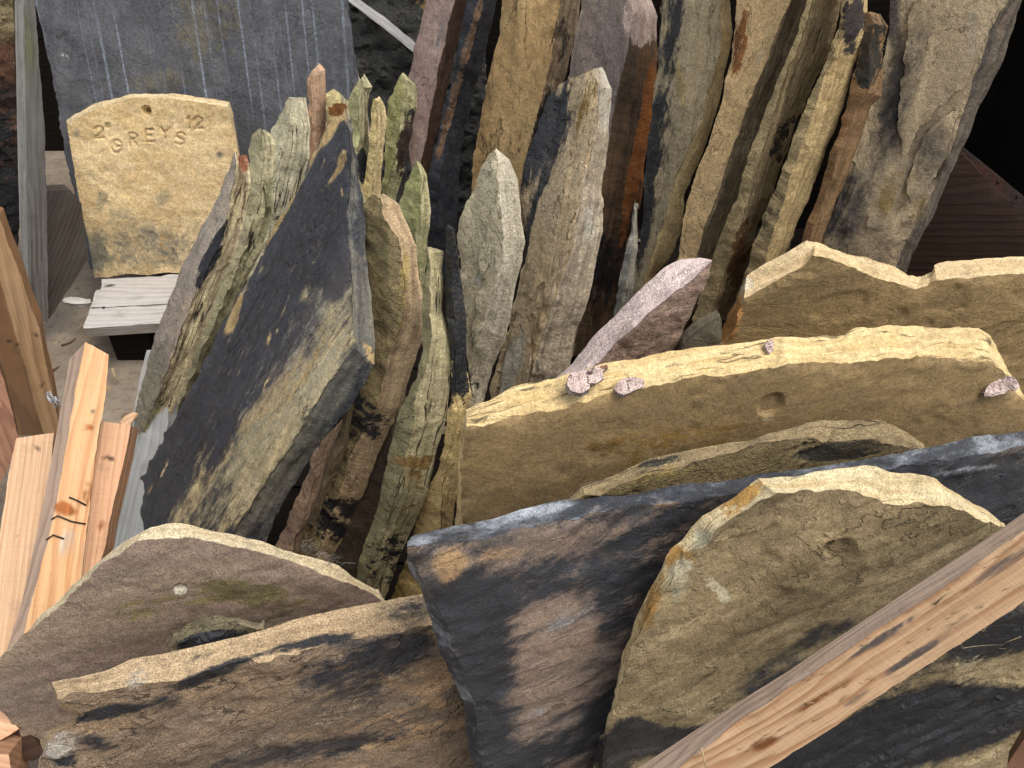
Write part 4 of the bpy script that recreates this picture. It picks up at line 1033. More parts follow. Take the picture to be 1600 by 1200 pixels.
plate('stone_slab', [(1240, 420), (1262, 345), (1290, 270), (1316, 190), (1328, 140), (1340, 80), (1347, 30), (1353, 20, 1360, 18), (1360, 23, 1376, 22), (1366, 36, 1388, 42), (1358, 70, 1378, 72), (1358, 112, 1381, 114), (1352, 145, 1377, 150), (1338, 168, 1361, 166), (1325, 205, 1348, 206), (1305, 258, 1326, 265), (1290, 305, 1308, 312), (1272, 350, 1294, 350), (1258, 400, 1278, 400), (1240, 460)],
      (1290, 305, 1.33), -38, 6,
      stone_mat('brown_cobwebbed_stone', (116, 88, 58), (96, 76, 52), (132, 104, 66), S1=(140, 108, 68), S2=(108, 82, 52), dark=(52, 50, 42), strata=0.3),
      'narrow brown stone with cobwebs over its dark top, beside the big right hand slab', SL, s=0.0055, tlim=(0.02, .045), stain_shading=[('dark', 1360, 75, 20, 55, 8, .9), ('dark', 1300, 200, 12, 80, 15, .4)])
F10M = None
web = []
rr = random.Random(4)
for i in range(16):
    x0, y0 = 1352 + rr.uniform(-2, 8), 22 + rr.uniform(0, 60)
    x1, y1 = x0 + rr.uniform(8, 30), y0 + rr.uniform(-6, 30)
    web.append([at(x0, y0, 1.318), at((x0 + x1) / 2, (y0 + y1) / 2 + 1.5, 1.318), at(x1, y1, 1.32)])
for i in range(10):
    x0, y0 = 1338 + rr.uniform(-4, 10), 105 + rr.uniform(0, 40)
    web.append([at(x0, y0, 1.30), at(x0 - 2, y0 + 18, 1.30), at(x0 - rr.uniform(2, 12), y0 + rr.uniform(25, 45), 1.305)])
tube('cobweb', web, 0.00028, M_FLUFF, 'grey cobweb strands on the narrow brown stone', 'cobweb', taper=False, sides=3, kind='stuff')
plate('stone_slab', [(1270, 430), (1288, 370), (1303, 329), (1330, 250), (1358, 168), (1376, 115), (1388, 60), (1392, 0), (1400, -60), (1592, -60, 1625, -60), (1578, 0, 1600, 0), (1561, 23, 1590, 30), (1544, 57, 1582, 50), (1532, 95, 1572, 85), (1521, 127, 1552, 122), (1510, 160, 1530, 165), (1501, 193, 1514, 212), (1484, 246, 1495, 255), (1460, 297, 1474, 297), (1447, 325, 1458, 340), (1433, 350, 1445, 362), (1405, 400, 1420, 415), (1385, 450, 1400, 455), (1360, 530), (1250, 530)],
      (1460, 297, 1.31), -22, 5,
      stone_mat('big_smoky_tan_slab', (164, 148, 116), (142, 128, 102), (176, 158, 122), S1=(112, 100, 82), S2=(76, 70, 62), dark=(56, 56, 58), tan=(170, 144, 92), pale=(206, 196, 170), stretch=0.4, strata=0.1, sharp=1.4, amp=0.45, sc=0.8),
      'big tan and smoky grey slab at the top right, the widest of the tall ones', SL, s=0.0055, tlim=(0.03, .06), flake=(0.0045, 7, 2.4), side_amp=0.0035, grain=(1380, 400, 1520, 60),
      stain_shading=[('dark', 1410, 140, 30, 140, 18, .8), ('dark', 1320, 330, 34, 70, 15, .7), ('dark', 1460, 250, 26, 50, 20, .7), ('dark', 1540, 100, 14, 90, 18, .4), ('dark', 1395, 20, 14, 60, 0, .8), ('tan', 1410, 310, 40, 40, 0, .4), ('pale', 1520, 60, 26, 50, 18, .3), ('dark', 1430, 205, 20, 30, 0, .4)])
F10M = bpy.data.materials['big_smoky_tan_slab']
F10 = [o for o in COL.objects if o.type == 'MESH' and o.data.materials and o.data.materials[0] == F10M][0]
layer(F10, [(1425, 10), (1480, -30), (1560, -30), (1556, 20), (1540, 56), (1516, 124), (1506, 138), (1492, 141), (1480, 158), (1462, 172), (1452, 190), (1436, 198), (1426, 226), (1412, 244), (1402, 200), (1410, 120)], (1460, 297, 1.31), -22, 5, F10M, st=[('dark', 1410, 140, 22, 140, 18, .6), ('pale', 1520, 60, 26, 50, 18, .3)], lift=0.005, t=0.008, grain=(1380, 400, 1520, 60))
layer(F10, [(1452, 205), (1478, 182), (1498, 170), (1492, 200), (1478, 240), (1464, 268), (1446, 300), (1425, 320), (1415, 300), (1424, 260), (1436, 232)], (1460, 297, 1.31), -22, 5, F10M, st=[('dark', 1455, 240, 26, 50, 20, .55)], lift=0.003, t=0.006, grain=(1380, 400, 1520, 60))
# right-hand crate corner
plate('end_board', [(1395, 470), (1420, 300), (1440, 230), (1500, 236), (1560, 300), (1700, 420), (1700, 560), (1400, 560)], (1500, 350, 1.46), -24, 8, M_CRATE, 'dark brown crate panel under the rusty strip at the right edge', 'timber panel', t=0.03, s=0.01, jit=0.001, und=0.001, rough=0.0006, flake=None, side_amp=0.001, grain=(1420, 330, 1580, 330))
strip = plate('metal_strip', [(1492, 250), (1505, 231), (1560, 275), (1620, 325), (1680, 370), (1680, 435), (1604, 376), (1530, 308)], (1540, 290, 1.42), -24, 8, M_RUSTSTRIP, 'dark metal strip with rust patches and rivets on the crate panel', 'metal strip', t=0.005, s=0.008, jit=0.0004, und=0.0002, rough=0.0003, flake=None, side_amp=0.0003, chip=0.0004, grain=(1500, 245, 1600, 335),
      stain_shading=[('tan', 1553, 315, 20, 8, 40, 1.2), ('tan', 1590, 350, 16, 10, 40, 1.1), ('tan', 1510, 270, 10, 18, 30, .7)])
for (qx, qy) in [(1560, 285), (1582, 317), (1588, 330), (1564, 329), (1590, 308)]:
    c = on_plane(qx, qy, at(1540, 290, 1.42), normal(-24, 8)); nn_ = normal(-24, 8)
    tube('rivet', [c - nn_ * 0.001, c + nn_ * 0.002, c + nn_ * 0.0028], 0.0032, M_STEEL, parent=strip, sides=8)

MATK[0] = 1.0
# ================================================================== FOREGROUND RIGHT ROW
plate('stone_slab', [(1114, 575), (1122, 550), (1135, 530, 1122, 537), (1148, 507, 1138, 493), (1152, 490, 1154, 462), (1164, 468, 1166, 432), (1190, 455, 1187, 417), (1212, 443, 1215, 402), (1258, 420, 1262, 377), (1271, 401, 1276, 379), (1309, 411, 1320, 393), (1335, 420, 1355, 403), (1362, 433, 1390, 413), (1399, 443, 1419, 431), (1433, 453, 1440, 431), (1452, 446, 1456, 423), (1464, 439, 1460, 412), (1518, 433, 1492, 408), (1560, 430, 1545, 404), (1620, 427, 1605, 401), (1700, 424, 1690, 398), (1700, 760), (1110, 760)],
      (1272, 401, 1.145), 9, 4,
      stone_mat('brown_notched_slab', (136, 115, 76), (110, 93, 60), (150, 128, 86), ledge=1.2, bump=0.7, S1=(226, 200, 146), S2=(200, 172, 120), tan=(192, 142, 84), pale=(226, 210, 178), stretch=0.3, strata=0.15),
      'brown slab with a peaked and notched cream edge, farthest of the front row', SL, s=0.005, tlim=(0.03, .06), und=0.0025, rough=0.0006, flake=(0.003, 7, 2.2), stain_shading=[('tan', 1145, 500, 14, 40, 20, 1.3), ('pale', 1167, 450, 10, 30, 0, .6), ('dark', 1270, 385, 8, 6, 0, .4)])
plate('stone_slab', [(1069, 548), (1078, 535), (1095, 519), (1127, 501), (1130, 530), (1118, 580), (1060, 600)], (1100, 530, 1.10), 0, 5, stone_mat('small_grey_wedge', (112, 106, 84), (96, 90, 74), S1=(130, 122, 96)),
      'small grey wedge of stone beside the pink slab', SL, t=0.03, s=0.005)
plate('pink_slab', [(876, 600, 868, 592), (905, 592, 893, 569), (939, 566, 928, 524), (976, 527, 959, 494), (1010, 495, 996, 456), (1044, 470, 1020, 436), (1064, 454, 1037, 419), (1083, 438, 1063, 406), (1098, 424, 1095, 403), (1113, 411, 1112, 406), (1106, 440), (1095, 464), (1083, 492), (1056, 545), (1030, 620), (880, 680)],
      (1010, 495, 1.085), 22, 2,
      stone_mat('pink_granular_stone', (150, 126, 110), (130, 110, 94), (158, 134, 116), S1=(236, 218, 208), S2=(220, 197, 187), pale=(236, 222, 216), moss=(104, 90, 66), strata=0.02, grain=1.6, stretch=0.8),
      'pinkish stone slab with a pale speckled top, standing behind the long tan slab', SL, s=0.0048, tlim=(0.055, .085), side_amp=0.002, rough=0.002, stain_shading=[('moss', 1000, 540, 50, 40, 0, .6)])
G2n, G2a = (13, 3), (850, 650, 0.965)
plate('stone_slab', [(722, 890), (722, 815), (722, 760, 718, 760), (723, 720, 720, 716), (725, 680, 720, 660), (729, 668, 727, 640), (777, 664, 770, 621), (800, 660, 800, 606), (850, 649, 850, 597), (875, 645, 871, 592), (913, 634, 912, 577), (970, 620, 956, 563), (1027, 604, 1010, 555), (1083, 592, 1055, 546), (1120, 588, 1120, 538), (1150, 584, 1168, 532), (1190, 577, 1195, 530), (1221, 572, 1221, 527), (1250, 571, 1246, 530), (1320, 569, 1320, 521), (1345, 567, 1338, 512), (1390, 562, 1385, 507), (1433, 559, 1433, 507), (1490, 566, 1490, 511), (1530, 566, 1528, 514), (1547, 566, 1544, 524), (1569, 580, 1558, 549), (1592, 612, 1578, 585), (1615, 660, 1604, 630), (1660, 740), (1680, 900)],
      G2a, *G2n,
      stone_mat('long_brown_tan_slab', (144, 122, 82), (120, 103, 70), (134, 115, 82), bump=0.55, ledge=0.4, grain=0.9, S1=(230, 204, 140), S2=(210, 180, 116), tan=(158, 126, 68), pale=(214, 198, 160), stretch=0.3, strata=0.8, speck=0.3),
      'long brown slab with a thick cream top edge carrying pink chips', SL, s=0.005, tlim=(0.04, .08), jit=0.0022, chip=0.004, und=0.0018, rough=0.0006, flake=(0.0016, 6, 1.6), side_amp=0.004, K=13, cracks=[(.45, .0045, .03), (.72, .0035, .025)],
      pits=[(1205, 633, 22, 0.006)], stain_shading=[('pale', 1200, 645, 18, 12, 0, .55), ('tan', 1000, 690, 120, 40, -10, .35), ('tan', 1150, 690, 60, 30, -10, .4)])
# pink chips on that edge
PK = stone_mat('pink_crust', (216, 198, 188), (196, 174, 164), (226, 212, 204), S1=(206, 184, 174), tan=(150, 110, 84), strata=0, bump=1.4, grain=1.5, dark=(96, 80, 76))
G2P, G2N = at(*G2a), normal(*G2n)
def chip_at(name, outline, dback, label, t=0.010, az=13, el=62, st=()):
    c = np.mean(np.array(outline), 0)
    P = on_plane(c[0], c[1], G2P - G2N * dback, G2N)
    dd = (P - CAMP) @ np.array([0, CP, -SP])
    return plate(name, outline, (c[0], c[1], dd), az, el, PK, label, 'stone chip', t=t, s=0.0025, jit=0.0012, und=0.002, rough=0.002, flake=(0.0012, 30, 2), side_amp=0.002, chip=0.002, stain_shading=st, group='pink chips on the long slab')
chip_at('pink_chip', [(887, 592), (890, 584), (905, 578), (920, 576), (935, 569), (948, 568), (952, 573), (942, 581), (944, 591), (931, 598), (921, 600), (921, 609), (909, 614), (894, 611), (886, 602)], 0.012, 'largest pink chip lying at the foot of the pink slab', st=[('tan', 943, 572, 8, 6, 0, 1.2), ('dark', 921, 583, 4, 3, 0, 1.0)])
chip_at('pink_chip', [(960, 605), (965, 597), (980, 591), (995, 590), (1004, 594), (1006, 602), (990, 609), (975, 616), (966, 614)], 0.004, 'middling pink chip right of the largest one', st=[('tan', 1008, 598, 6, 5, 0, .6)])
chip_at('pink_chip', [(1197, 538), (1200, 531), (1207, 529), (1211, 534), (1210, 542), (1205, 549), (1201, 545)], 0.02, 'tiny pink chip midway along the cream edge')
chip_at('pink_chip', [(1536, 614), (1540, 606), (1552, 596), (1566, 589), (1578, 587), (1588, 592), (1596, 604), (1590, 611), (1578, 610), (1566, 616), (1550, 620), (1538, 620)], -0.006, 'pink chip stuck on the right end of the long slab', t=0.012, az=0, el=35)
plate('stone_flake', [(885, 800), (893, 786, 890, 778), (915, 772, 908, 757), (935, 768, 930, 750), (970, 750, 955, 743), (1004, 738, 1010, 719), (1063, 729, 1052, 707), (1080, 716, 1098, 698), (1120, 706, 1130, 694), (1150, 700, 1168, 690), (1178, 692, 1200, 678), (1207, 683, 1255, 667), (1263, 681, 1286, 654), (1306, 689, 1330, 653), (1360, 686, 1377, 654), (1388, 694, 1386, 662), (1415, 698, 1406, 671), (1447, 706, 1445, 692), (1460, 760), (1300, 850), (880, 860)],
      (1100, 725, 0.96), 14, 6,
      stone_mat('olive_flake', (126, 112, 76), (104, 94, 68), (142, 124, 84), S1=(176, 154, 108), S2=(146, 126, 88), dark=(70, 66, 54), tan=(168, 146, 92), bump=1.4, stretch=0.3),
      'wavy olive flake of stone wedged between the long slab and the dark slab', 'stone flake', s=0.0045, tlim=(0.012, .04), flake=(0.005, 9, 2.6), grain=(930, 760, 1200, 700), rough=0.0008, stain_shading=[('dark', 1310, 705, 60, 12, -5, .8), ('tan', 960, 770, 40, 14, -20, .5), ('tan', 1040, 742, 40, 14, -10, .5), ('dark', 1040, 722, 40, 8, -10, .5)])
plate('stone_slab', [(637, 849, 639, 838), (652, 849, 650, 831), (697, 846, 711, 821), (754, 838, 768, 812), (811, 822, 820, 797), (842, 820, 857, 787), (908, 810, 900, 780), (956, 791, 942, 773), (1000, 788, 998, 770), (1055, 782, 1083, 756), (1112, 776, 1125, 750), (1168, 764, 1168, 744), (1240, 750, 1225, 735), (1340, 738, 1340, 719), (1405, 729, 1415, 706), (1462, 722, 1470, 695), (1518, 714, 1520, 683), (1575, 704, 1560, 676), (1640, 692, 1640, 667), (1740, 690, 1740, 660), (1760, 1300), (780, 1330), (765, 1260), (752, 1190, 738, 1185), (744, 1140, 725, 1135), (744, 1100, 725, 1100), (732, 1062, 708, 1057), (712, 1018, 688, 1015), (698, 978, 674, 978), (680, 935, 662, 938), (664, 912, 656, 914), (652, 895, 644, 897), (642, 872, 638, 876)],
      (754, 838, 0.77), 14, 7,
      stone_mat('sooty_brown_slab', (132, 114, 98), (108, 100, 92), (140, 122, 104), bump=0.8, ledge=1.3, S1=(74, 76, 80), S2=(58, 60, 64), dark=(60, 62, 67), tan=(198, 162, 120), pale=(174, 178, 184), stretch=0.3, strata=0.05, sharp=1.05, amp=1.1, dark_rough=0.55, sc=0.75),  # soot colour lifted to include some sky sheen
      'long dark sooty slab running across the front, chipped tan at its left tip', SL, s=0.0045, tlim=(0.02, .05), grain=(700, 1000, 1000, 860), flake=(0.0028, 5, 2.0), side_amp=0.003, rough=0.0018,
      base={'dark': .58, 'dark_side': .3, 'pale_side': .2},
      stain_shading=[('dark', 870, 1000, 70, 90, 0, -.6), ('dark', 860, 1120, 60, 100, 0, -.5), ('dark', 900, 850, 150, 20, -12, -.35), ('dark', 730, 960, 70, 60, 0, .8), ('dark', 760, 1080, 40, 110, 0, .6), ('dark', 840, 905, 90, 30, -10, .55), ('dark', 1010, 830, 70, 14, -25, .6), ('dark', 960, 900, 40, 60, 30, .3), ('dark', 880, 1050, 70, 10, -15, .5), ('dark', 850, 985, 60, 8, -20, .5), ('dark', 920, 1110, 60, 10, -15, .4), ('pale', 900, 960, 50, 14, -25, .4), ('dark', 900, 1180, 130, 40, -10, .6), ('dark', 1450, 770, 200, 60, -8, .9),
              ('tan', 700, 885, 24, 22, -30, 1.5), ('dark', 700, 880, 30, 24, -20, -.9), ('tan', 715, 875, 14, 8, 0, .5), ('tan', 690, 855, 50, 6, -5, .5), ('tan', 1040, 785, 22, 5, -8, 1.0), ('tan', 930, 795, 30, 8, -10, .6), ('tan', 1480, 718, 16, 3, -5, 1.0), ('tan', 1140, 758, 10, 3, -10, .9), ('pale', 820, 800, 60, 8, -10, .5), ('pale', 660, 845, 20, 8, 0, .4), ('pale', 1490, 737, 60, 4, -8, .5), ('pale', 845, 1110, 30, 12, -20, .4), ('tan', 760, 870, 50, 10, -10, .4)])
plate('stone_slab', [(1042, 935, 1030, 895), (1072, 895, 1048, 858), (1076, 880, 1062, 846), (1106, 861, 1080, 823), (1126, 836, 1096, 806), (1168, 804, 1142, 779), (1214, 771, 1186, 749), (1262, 773, 1249, 745), (1290, 771, 1272, 739), (1314, 769, 1309, 733), (1340, 774, 1343, 728), (1365, 780, 1368, 730), (1381, 787, 1391, 739), (1447, 788, 1447, 742), (1475, 790, 1465, 750), (1501, 793, 1490, 767), (1520, 804, 1520, 785), (1540, 812, 1542, 798), (1561, 822, 1562, 814), (1600, 850), (1690, 1000), (1700, 1330), (900, 1330), (935, 1225), (943, 1180), (950, 1143, 943, 1146), (964, 1101, 955, 1109), (976, 1060, 962, 1070), (990, 1024, 973, 1018), (1001, 1007, 985, 995), (1018, 973, 994, 970), (1030, 955, 1012, 925)],
      (1215, 771, 0.735), 8, 6,
      stone_mat('olive_holed_slab', (144, 128, 94), (104, 93, 66), (166, 150, 114), ledge=1.6, bump=0.85, S1=(224, 206, 156), S2=(196, 172, 116), tan=(188, 146, 82), dark=(42, 44, 48), pale=(204, 194, 160), stretch=0.45, strata=0.5, sharp=2.0, amp=0.6, sc=0.8),
      'olive tan slab with a small chipped hole, behind the diagonal pine brace', SL, s=0.0042, tlim=(0.02, .05), flake=(0.0045, 7, 2.6), side_amp=0.003, rough=0.0014, grain=(1000, 1100, 1300, 950),
      pits=[(1311, 858, 26, 0.005), (1296, 850, 11, 0.03)], base={'dark': -.2},
      stain_shading=[('tan', 1155, 778, 48, 20, -38, 1.1), ('tan', 1060, 870, 20, 26, -50, .7), ('tan', 1018, 945, 14, 46, 15, .75), ('pale', 1095, 840, 14, 22, 30, .8), ('pale', 1062, 905, 16, 34, 10, .9), ('pale', 1110, 910, 50, 7, 40, .4), ('pale', 1130, 935, 10, 12, 0, .4), ('tan', 1370, 830, 40, 20, 0, .25), ('pale', 1365, 880, 14, 14, 20, .5), ('dark', 1290, 985, 60, 18, -20, .9), ('dark', 1220, 1050, 60, 30, -25, .7), ('dark', 1050, 1160, 110, 28, 4, 1.1), ('dark', 990, 1140, 30, 24, 0, .8), ('dark', 1150, 1100, 60, 30, -30, .5), ('dark', 1330, 1180, 260, 50, -14, 1.4), ('dark', 1500, 1120, 140, 45, -10, 1.2), ('dark', 1560, 980, 80, 40, -15, 1.0), ('dark', 1450, 1060, 200, 40, -20, .5), ('dark', 1480, 870, 60, 20, -35, .4), ('pale', 1450, 1040, 90, 20, -10, .35), ('dark', 1150, 940, 28, 10, 0, .25), ('dark', 1115, 985, 24, 30, 0, .35), ('dark', 955, 1190, 40, 30, 0, 1.0)])  # the slanted dark patch above the brace paints its contact shade
brace = plate('pine_brace', [(1061, 1200, 1003, 1196), (1150, 1132, 1150, 1100), (1250, 1066, 1250, 1036), (1400, 966, 1400, 935), (1520, 887, 1513, 860), (1600, 833, 1600, 801), (1700, 766, 1700, 735), (1700, 878), (1600, 942), (1500, 1007), (1400, 1073), (1300, 1138), (1204, 1200), (1100, 1268), (960, 1268, 920, 1250)],
      (1300, 1085, 0.70), 2, 14, M_BRACE, 'splintery pine brace slanting across the bottom right corner', 'timber brace', t=0.036, s=0.005, jit=0.0007, und=0.0006, rough=0.0004, flake=None, side_amp=0.0006, chip=0.0012, grain=(1100, 1200, 1600, 870),
      stain_shading=[('tan', 1195, 1162, 26, 9, -20, .9), ('tan', 1300, 1080, 60, 5, -32, .6), ('dark', 1380, 995, 70, 5, -33, .9), ('dark', 1425, 1028, 60, 6, -33, 1.1), ('dark', 1340, 1090, 34, 6, -33, .7), ('dark', 1570, 880, 60, 10, -33, .6), ('dark', 1240, 1140, 60, 3, -33, .5), ('dark', 1500, 965, 50, 3, -33, .5), ('tan', 1480, 940, 80, 4, -33, .5), ('tan', 1250, 1110, 50, 4, -33, .6), ('pale', 1300, 1000, 200, 8, -33, .35)])
bP, bN = at(1300, 1085, 0.70), normal(2, 14)
def onb(px, py, o=0.0): return on_plane(px, py, bP, bN) + bN * o
rr = random.Random(9)
spl = [[(1460, 943), (1466, 925), (1478, 910)], [(1258, 1099), (1260, 1090), (1265, 1083)], [(1095, 1166), (1098, 1180), (1103, 1200)]]
for q in spl:
    tube('splinter', [onb(q[0][0], q[0][1], 0.001), onb(q[1][0], q[1][1], 0.006), onb(q[2][0], q[2][1], 0.010)], 0.0011, M_STRAW, parent=brace)
fib = []
for q in [[(1505, 1010), (1512, 1024), (1530, 1027), (1560, 1030), (1588, 1035)], [(1395, 1078), (1400, 1090), (1408, 1102)], [(1385, 1084), (1392, 1092), (1396, 1096)], [(1398, 1076), (1410, 1086), (1416, 1085)], [(1530, 988), (1545, 997), (1557, 990), (1553, 984)], [(1535, 985), (1550, 990), (1545, 978)], [(1600, 1000), (1580, 1015), (1574, 1030), (1590, 1036)], [(1245, 1170), (1252, 1178), (1262, 1182)], [(1320, 1125), (1326, 1132), (1322, 1138)], [(1488, 1018), (1494, 1026), (1500, 1022)]]:
    fib.append([onb(x, y, -0.004 - 0.004 * k) for k, (x, y) in enumerate(q)])
for i in range(46):
    f = rr.random(); x = 1150 + 440 * f; y = 1118 - 0.655 * (x - 1150) + rr.choice([0, 16, 16, 60, 82]) + rr.uniform(-6, 6)
    dx = rr.uniform(8, 26)
    fib.append([onb(x, y, 0.0006), onb(x + dx / 2, y - dx * .3 + rr.uniform(-2, 2), 0.0018), onb(x + dx, y - dx * .64 + rr.uniform(-4, 3), 0.0022)])
tube('loose_fibre', fib, 0.00038, M_STRAW, parent=brace, sides=3, kind='stuff')
plate('timber_offcut', [(1566, 1260), (1574, 1196), (1598, 1158), (1700, 1060), (1700, 1260)], (1600, 1190, 0.76), -30, 5, M_SAWN, 'brown crate slat just showing in the bottom right corner', 'timber slat', t=0.016, s=0.012, jit=0, und=0, rough=0.0003, flake=None, side_amp=0.0004, grain=(1560, 1220, 1620, 1130))

# ================================================================== FOREGROUND LEFT
plate('stone_slab', [(-12, 1040, -8, 1033), (14, 1020, 14, 1012), (37, 1000, 37, 992), (60, 976, 57, 967), (97, 944, 94, 936), (118, 922, 113, 913), (160, 882, 156, 876), (200, 855, 197, 843), (215, 848, 235, 823), (255, 842, 262, 817), (285, 839, 285, 816), (312, 842, 312, 823), (340, 848, 345, 831), (368, 853, 372, 837), (411, 865, 412, 846), (442, 876, 442, 860), (499, 897, 495, 873), (542, 914, 530, 882), (560, 922, 550, 899), (586, 933, 584, 919), (594, 938), (620, 980), (640, 1100), (640, 1260), (90, 1300), (72, 1180), (52, 1166), (20, 1135), (0, 1109), (-12, 1085)],
      (312, 842, 0.90), 13, 7,
      stone_mat('brown_purple_holed_slab', (138, 122, 102), (116, 103, 90), (130, 108, 98), bump=0.6, ledge=0.5, S1=(214, 198, 156), S2=(188, 168, 126), tan=(142, 128, 90), pale=(226, 216, 190), stretch=0.25, strata=0.05, sc=0.7, grain=1.2),
      'brown slab with a round topped cream rim and a bright peg hole, bottom left', SL, s=0.0046, tlim=(0.018, .035), flake=(0.0016, 6, 1.8), side_amp=0.0018, rough=0.001, und=0.003, pits=[(282, 916, 11, 0.006)],
      stain_shading=[('tan', 260, 940, 140, 22, -12, .42), ('tan', 400, 930, 90, 20, 10, .3), ('pale', 282, 921, 9, 7, 0, 2.5)])  # the pale spot paints the light inside the peg hole
plate('stone_flake', [(262, 1030), (272, 1012), (290, 990, 289, 986), (318, 972, 322, 966), (345, 975, 348, 965), (372, 980, 372, 966), (400, 982, 403, 975), (412, 990), (420, 1040), (262, 1050)], (330, 985, 0.86), 16, 10,
      stone_mat('grey_olive_flake', (112, 104, 74), (92, 86, 66), S1=(156, 142, 108), S2=(118, 106, 78), tan=(170, 138, 92), strata=1.0), 'small grey olive flake trapped between the two bottom left slabs', 'stone flake', s=0.004, t=0.02, flake=(0.004, 20, 3), stain_shading=[('tan', 300, 990, 16, 20, 20, .5), ('dark', 340, 1000, 60, 14, -8, .5)])
plate('stone_slab', [(88, 1099, 82, 1066), (110, 1094, 100, 1061), (150, 1087, 127, 1055), (198, 1078, 165, 1046), (240, 1071, 204, 1031), (283, 1064, 255, 1021), (320, 1051, 312, 1007), (363, 1037, 360, 997), (400, 1033, 405, 986), (450, 1023, 457, 968), (479, 1019, 500, 958), (530, 1010, 542, 951), (570, 1002, 598, 939), (620, 992, 640, 931), (672, 982, 680, 924), (760, 966, 770, 905), (860, 950), (860, 1330), (40, 1330), (62, 1200, 60, 1200), (74, 1172, 68, 1175), (92, 1152, 63, 1156), (133, 1130, 76, 1142), (130, 1120, 124, 1119), (96, 1106, 93, 1104)],
      (363, 1037, 0.83), 21, 6,
      stone_mat('worn_brown_slab', (126, 108, 86), (106, 93, 78), (138, 117, 88), S1=(204, 176, 130), S2=(176, 148, 108), dark=(52, 52, 56), tan=(184, 150, 112), pale=(206, 196, 180), stretch=0.22, strata=0.1, sharp=1.5, amp=1.1, sc=0.8, grain=1.25, bump=1.2),
      'worn brown slab with a rounded speckled cream edge, lowest along the bottom', SL, s=0.0042, tlim=(0.03, .06), flake=(0.0032, 8, 2.4), side_amp=0.002, chip=0.006, rough=0.0022,
      base={'dark': .12}, stain_shading=[('dark', 620, 1015, 60, 28, -14, .9), ('dark', 540, 1050, 60, 60, 10, .4), ('dark', 165, 1115, 40, 8, -14, .9), ('dark', 330, 1052, 60, 8, -20, .9), ('dark', 480, 1005, 70, 6, -10, .8), ('dark', 640, 960, 50, 24, -12, .5), ('dark', 150, 1160, 30, 10, 10, .6), ('dark', 240, 1100, 40, 12, -14, .5), ('tan', 680, 1060, 30, 24, -20, .9), ('tan', 640, 1078, 60, 10, 25, .5), ('tan', 600, 1140, 200, 30, -10, .35), ('dark', 540, 1165, 180, 14, -8, .5), ('pale', 215, 1060, 16, 26, 30, .5), ('pale', 90, 1165, 40, 20, -25, .7), ('tan', 100, 1150, 60, 20, -25, .6), ('tan', 180, 1135, 40, 6, -12, .7), ('dark', 100, 1180, 14, 14, 0, .9), ('dark', 290, 1030, 40, 5, -14, .5)])

# dried fluff caught in the gap
fl = []
rr = random.Random(12)
for i in range(60):
    x0, y0 = rr.choice([(487, 868), (505, 880), (520, 885), (478, 860)])
    x0 += rr.uniform(-8, 8); y0 += rr.uniform(-3, 6)
    a = rr.uniform(-2.9, -0.2); L = rr.uniform(10, 34)
    d = 0.985 + rr.uniform(-.01, .01)
    fl.append([at(x0, y0, d), at(x0 + math.cos(a) * L * .5, y0 + math.sin(a) * L * .5, d - .003), at(x0 + math.cos(a + .4) * L, y0 + math.sin(a + .4) * L * .8, d - .004)])
tube('dried_seed_fluff', fl, 0.00022, M_FLUFF, 'wispy dried seed fluff in the gap above the brown holed slab', 'dried weed', sides=3, kind='stuff')
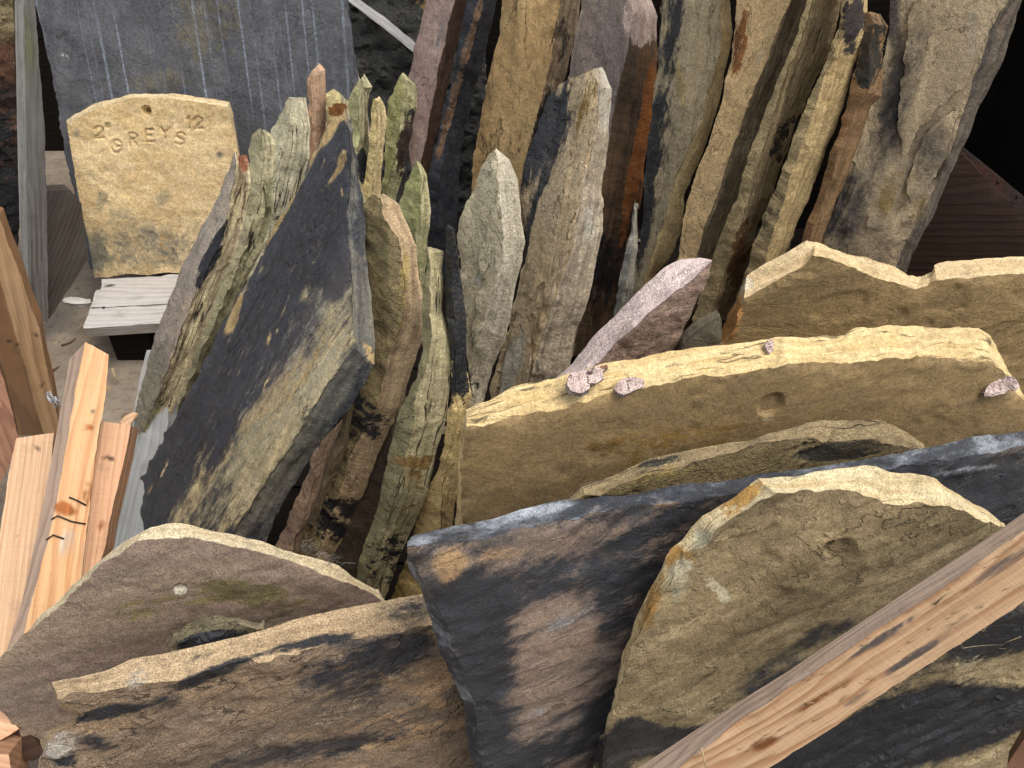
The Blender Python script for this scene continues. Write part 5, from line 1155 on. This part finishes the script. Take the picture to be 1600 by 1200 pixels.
# bits on the ground behind the stake
tube('straw_stalk', [on_plane(176, 576, np.array([0, 0, .03]), np.array([0, 0, 1.])), on_plane(180, 590, np.array([0, 0, .02]), np.array([0, 0, 1.])), on_plane(184, 598, np.array([0, 0, .006]), np.array([0, 0, 1.]))], 0.003, M_STRAW, 'short straw coloured stalk on the ground before the pallet', 'stalk')
gz = lambda x, y, z=0.004: on_plane(x, y, np.array([0, 0, z]), np.array([0, 0, 1.]))
tube('twig', [gz(78, 582), gz(88, 575), gz(94, 571)], 0.0025, M_TWIG, 'dark twig on the ground left of the pine stake', 'twig')
tube('twig', [gz(96, 539), gz(108, 536), gz(117, 530), gz(119, 527)], 0.0022, M_TWIG, 'thin curved twig on the ground before the pallet corner', 'twig')
pst = []
rr = random.Random(21)
for i in range(12):
    x0, y0 = 74 + rr.uniform(-3, 8), 617 + rr.uniform(-3, 8)
    pst.append([at(x0, y0, 1.42 + rr.uniform(-.01, .01)), at(x0 + rr.uniform(0, 9), y0 + rr.uniform(-3, 12), 1.41 + rr.uniform(-.012, .012)), at(x0 + rr.uniform(6, 16), y0 + rr.uniform(6, 24), 1.42 + rr.uniform(-.01, .01))])
tube('plastic_scrap', pst, 0.0016, M_PLASTIC, 'crumpled scrap of clear plastic by the foot of the leaning timber', 'plastic scrap', sides=4)
plate('wood_chip', [(186, 660), (196, 650), (208, 644), (214, 646), (206, 656), (202, 666)], (200, 655, 1.30), 10, 60, M_PINE3, 'pale split wood chip between the pinkish board and the grey board', 'wood chip', t=0.006, s=0.005, grain=(186, 660, 214, 646), und=0, flake=None)
plate('wood_chip', [(96, 466), (110, 463), (140, 466), (142, 472), (120, 475), (98, 472)], (120, 470, 1.86), 0, 80, M_PALLET, 'whitish wood scrap on the ground left of the pallet', 'wood chip', t=0.012, s=0.006, grain=(96, 466, 142, 470), und=0, flake=None)

dv, df = [], []
rr = random.Random(77)
for i in range(420):
    if i < 200:
        x, y, zz = rr.uniform(-1.35, -0.45), rr.uniform(0.7, 2.2), 0.0
    else:
        x, y, zz = rr.uniform(-0.45, 1.1), rr.uniform(0.5, 1.95), 0.022
    sz = 0.003 + 0.012 * rr.random() ** 2.5
    b0 = len(dv)
    for q in ((-1, -1, 0), (1, -.8, 0), (.9, 1, 0), (-.8, .9, 0), (-.5, -.6, .7), (.6, -.5, .5), (.5, .6, .8), (-.6, .5, .45)):
        dv.append((x + sz * q[0] * rr.uniform(.6, 1.2), y + sz * q[1] * rr.uniform(.6, 1.2), zz + sz * q[2] * rr.uniform(.5, 1.1)))
    df += [(b0 + 4, b0 + 5, b0 + 6, b0 + 7), (b0, b0 + 1, b0 + 5, b0 + 4), (b0 + 1, b0 + 2, b0 + 6, b0 + 5), (b0 + 2, b0 + 3, b0 + 7, b0 + 6), (b0 + 3, b0, b0 + 4, b0 + 7)]
me = bpy.data.meshes.new('stone_debris')
me.from_pydata(dv, [], df)
me.materials.append(stone_mat('debris_stone', (150, 132, 104), (110, 96, 78), S1=(150, 132, 104)))
o = bpy.data.objects.new('stone_debris', me)
COL.objects.link(o)
tag(o, 'small stone crumbs scattered over the ground and crate floor', 'debris', kind='stuff')
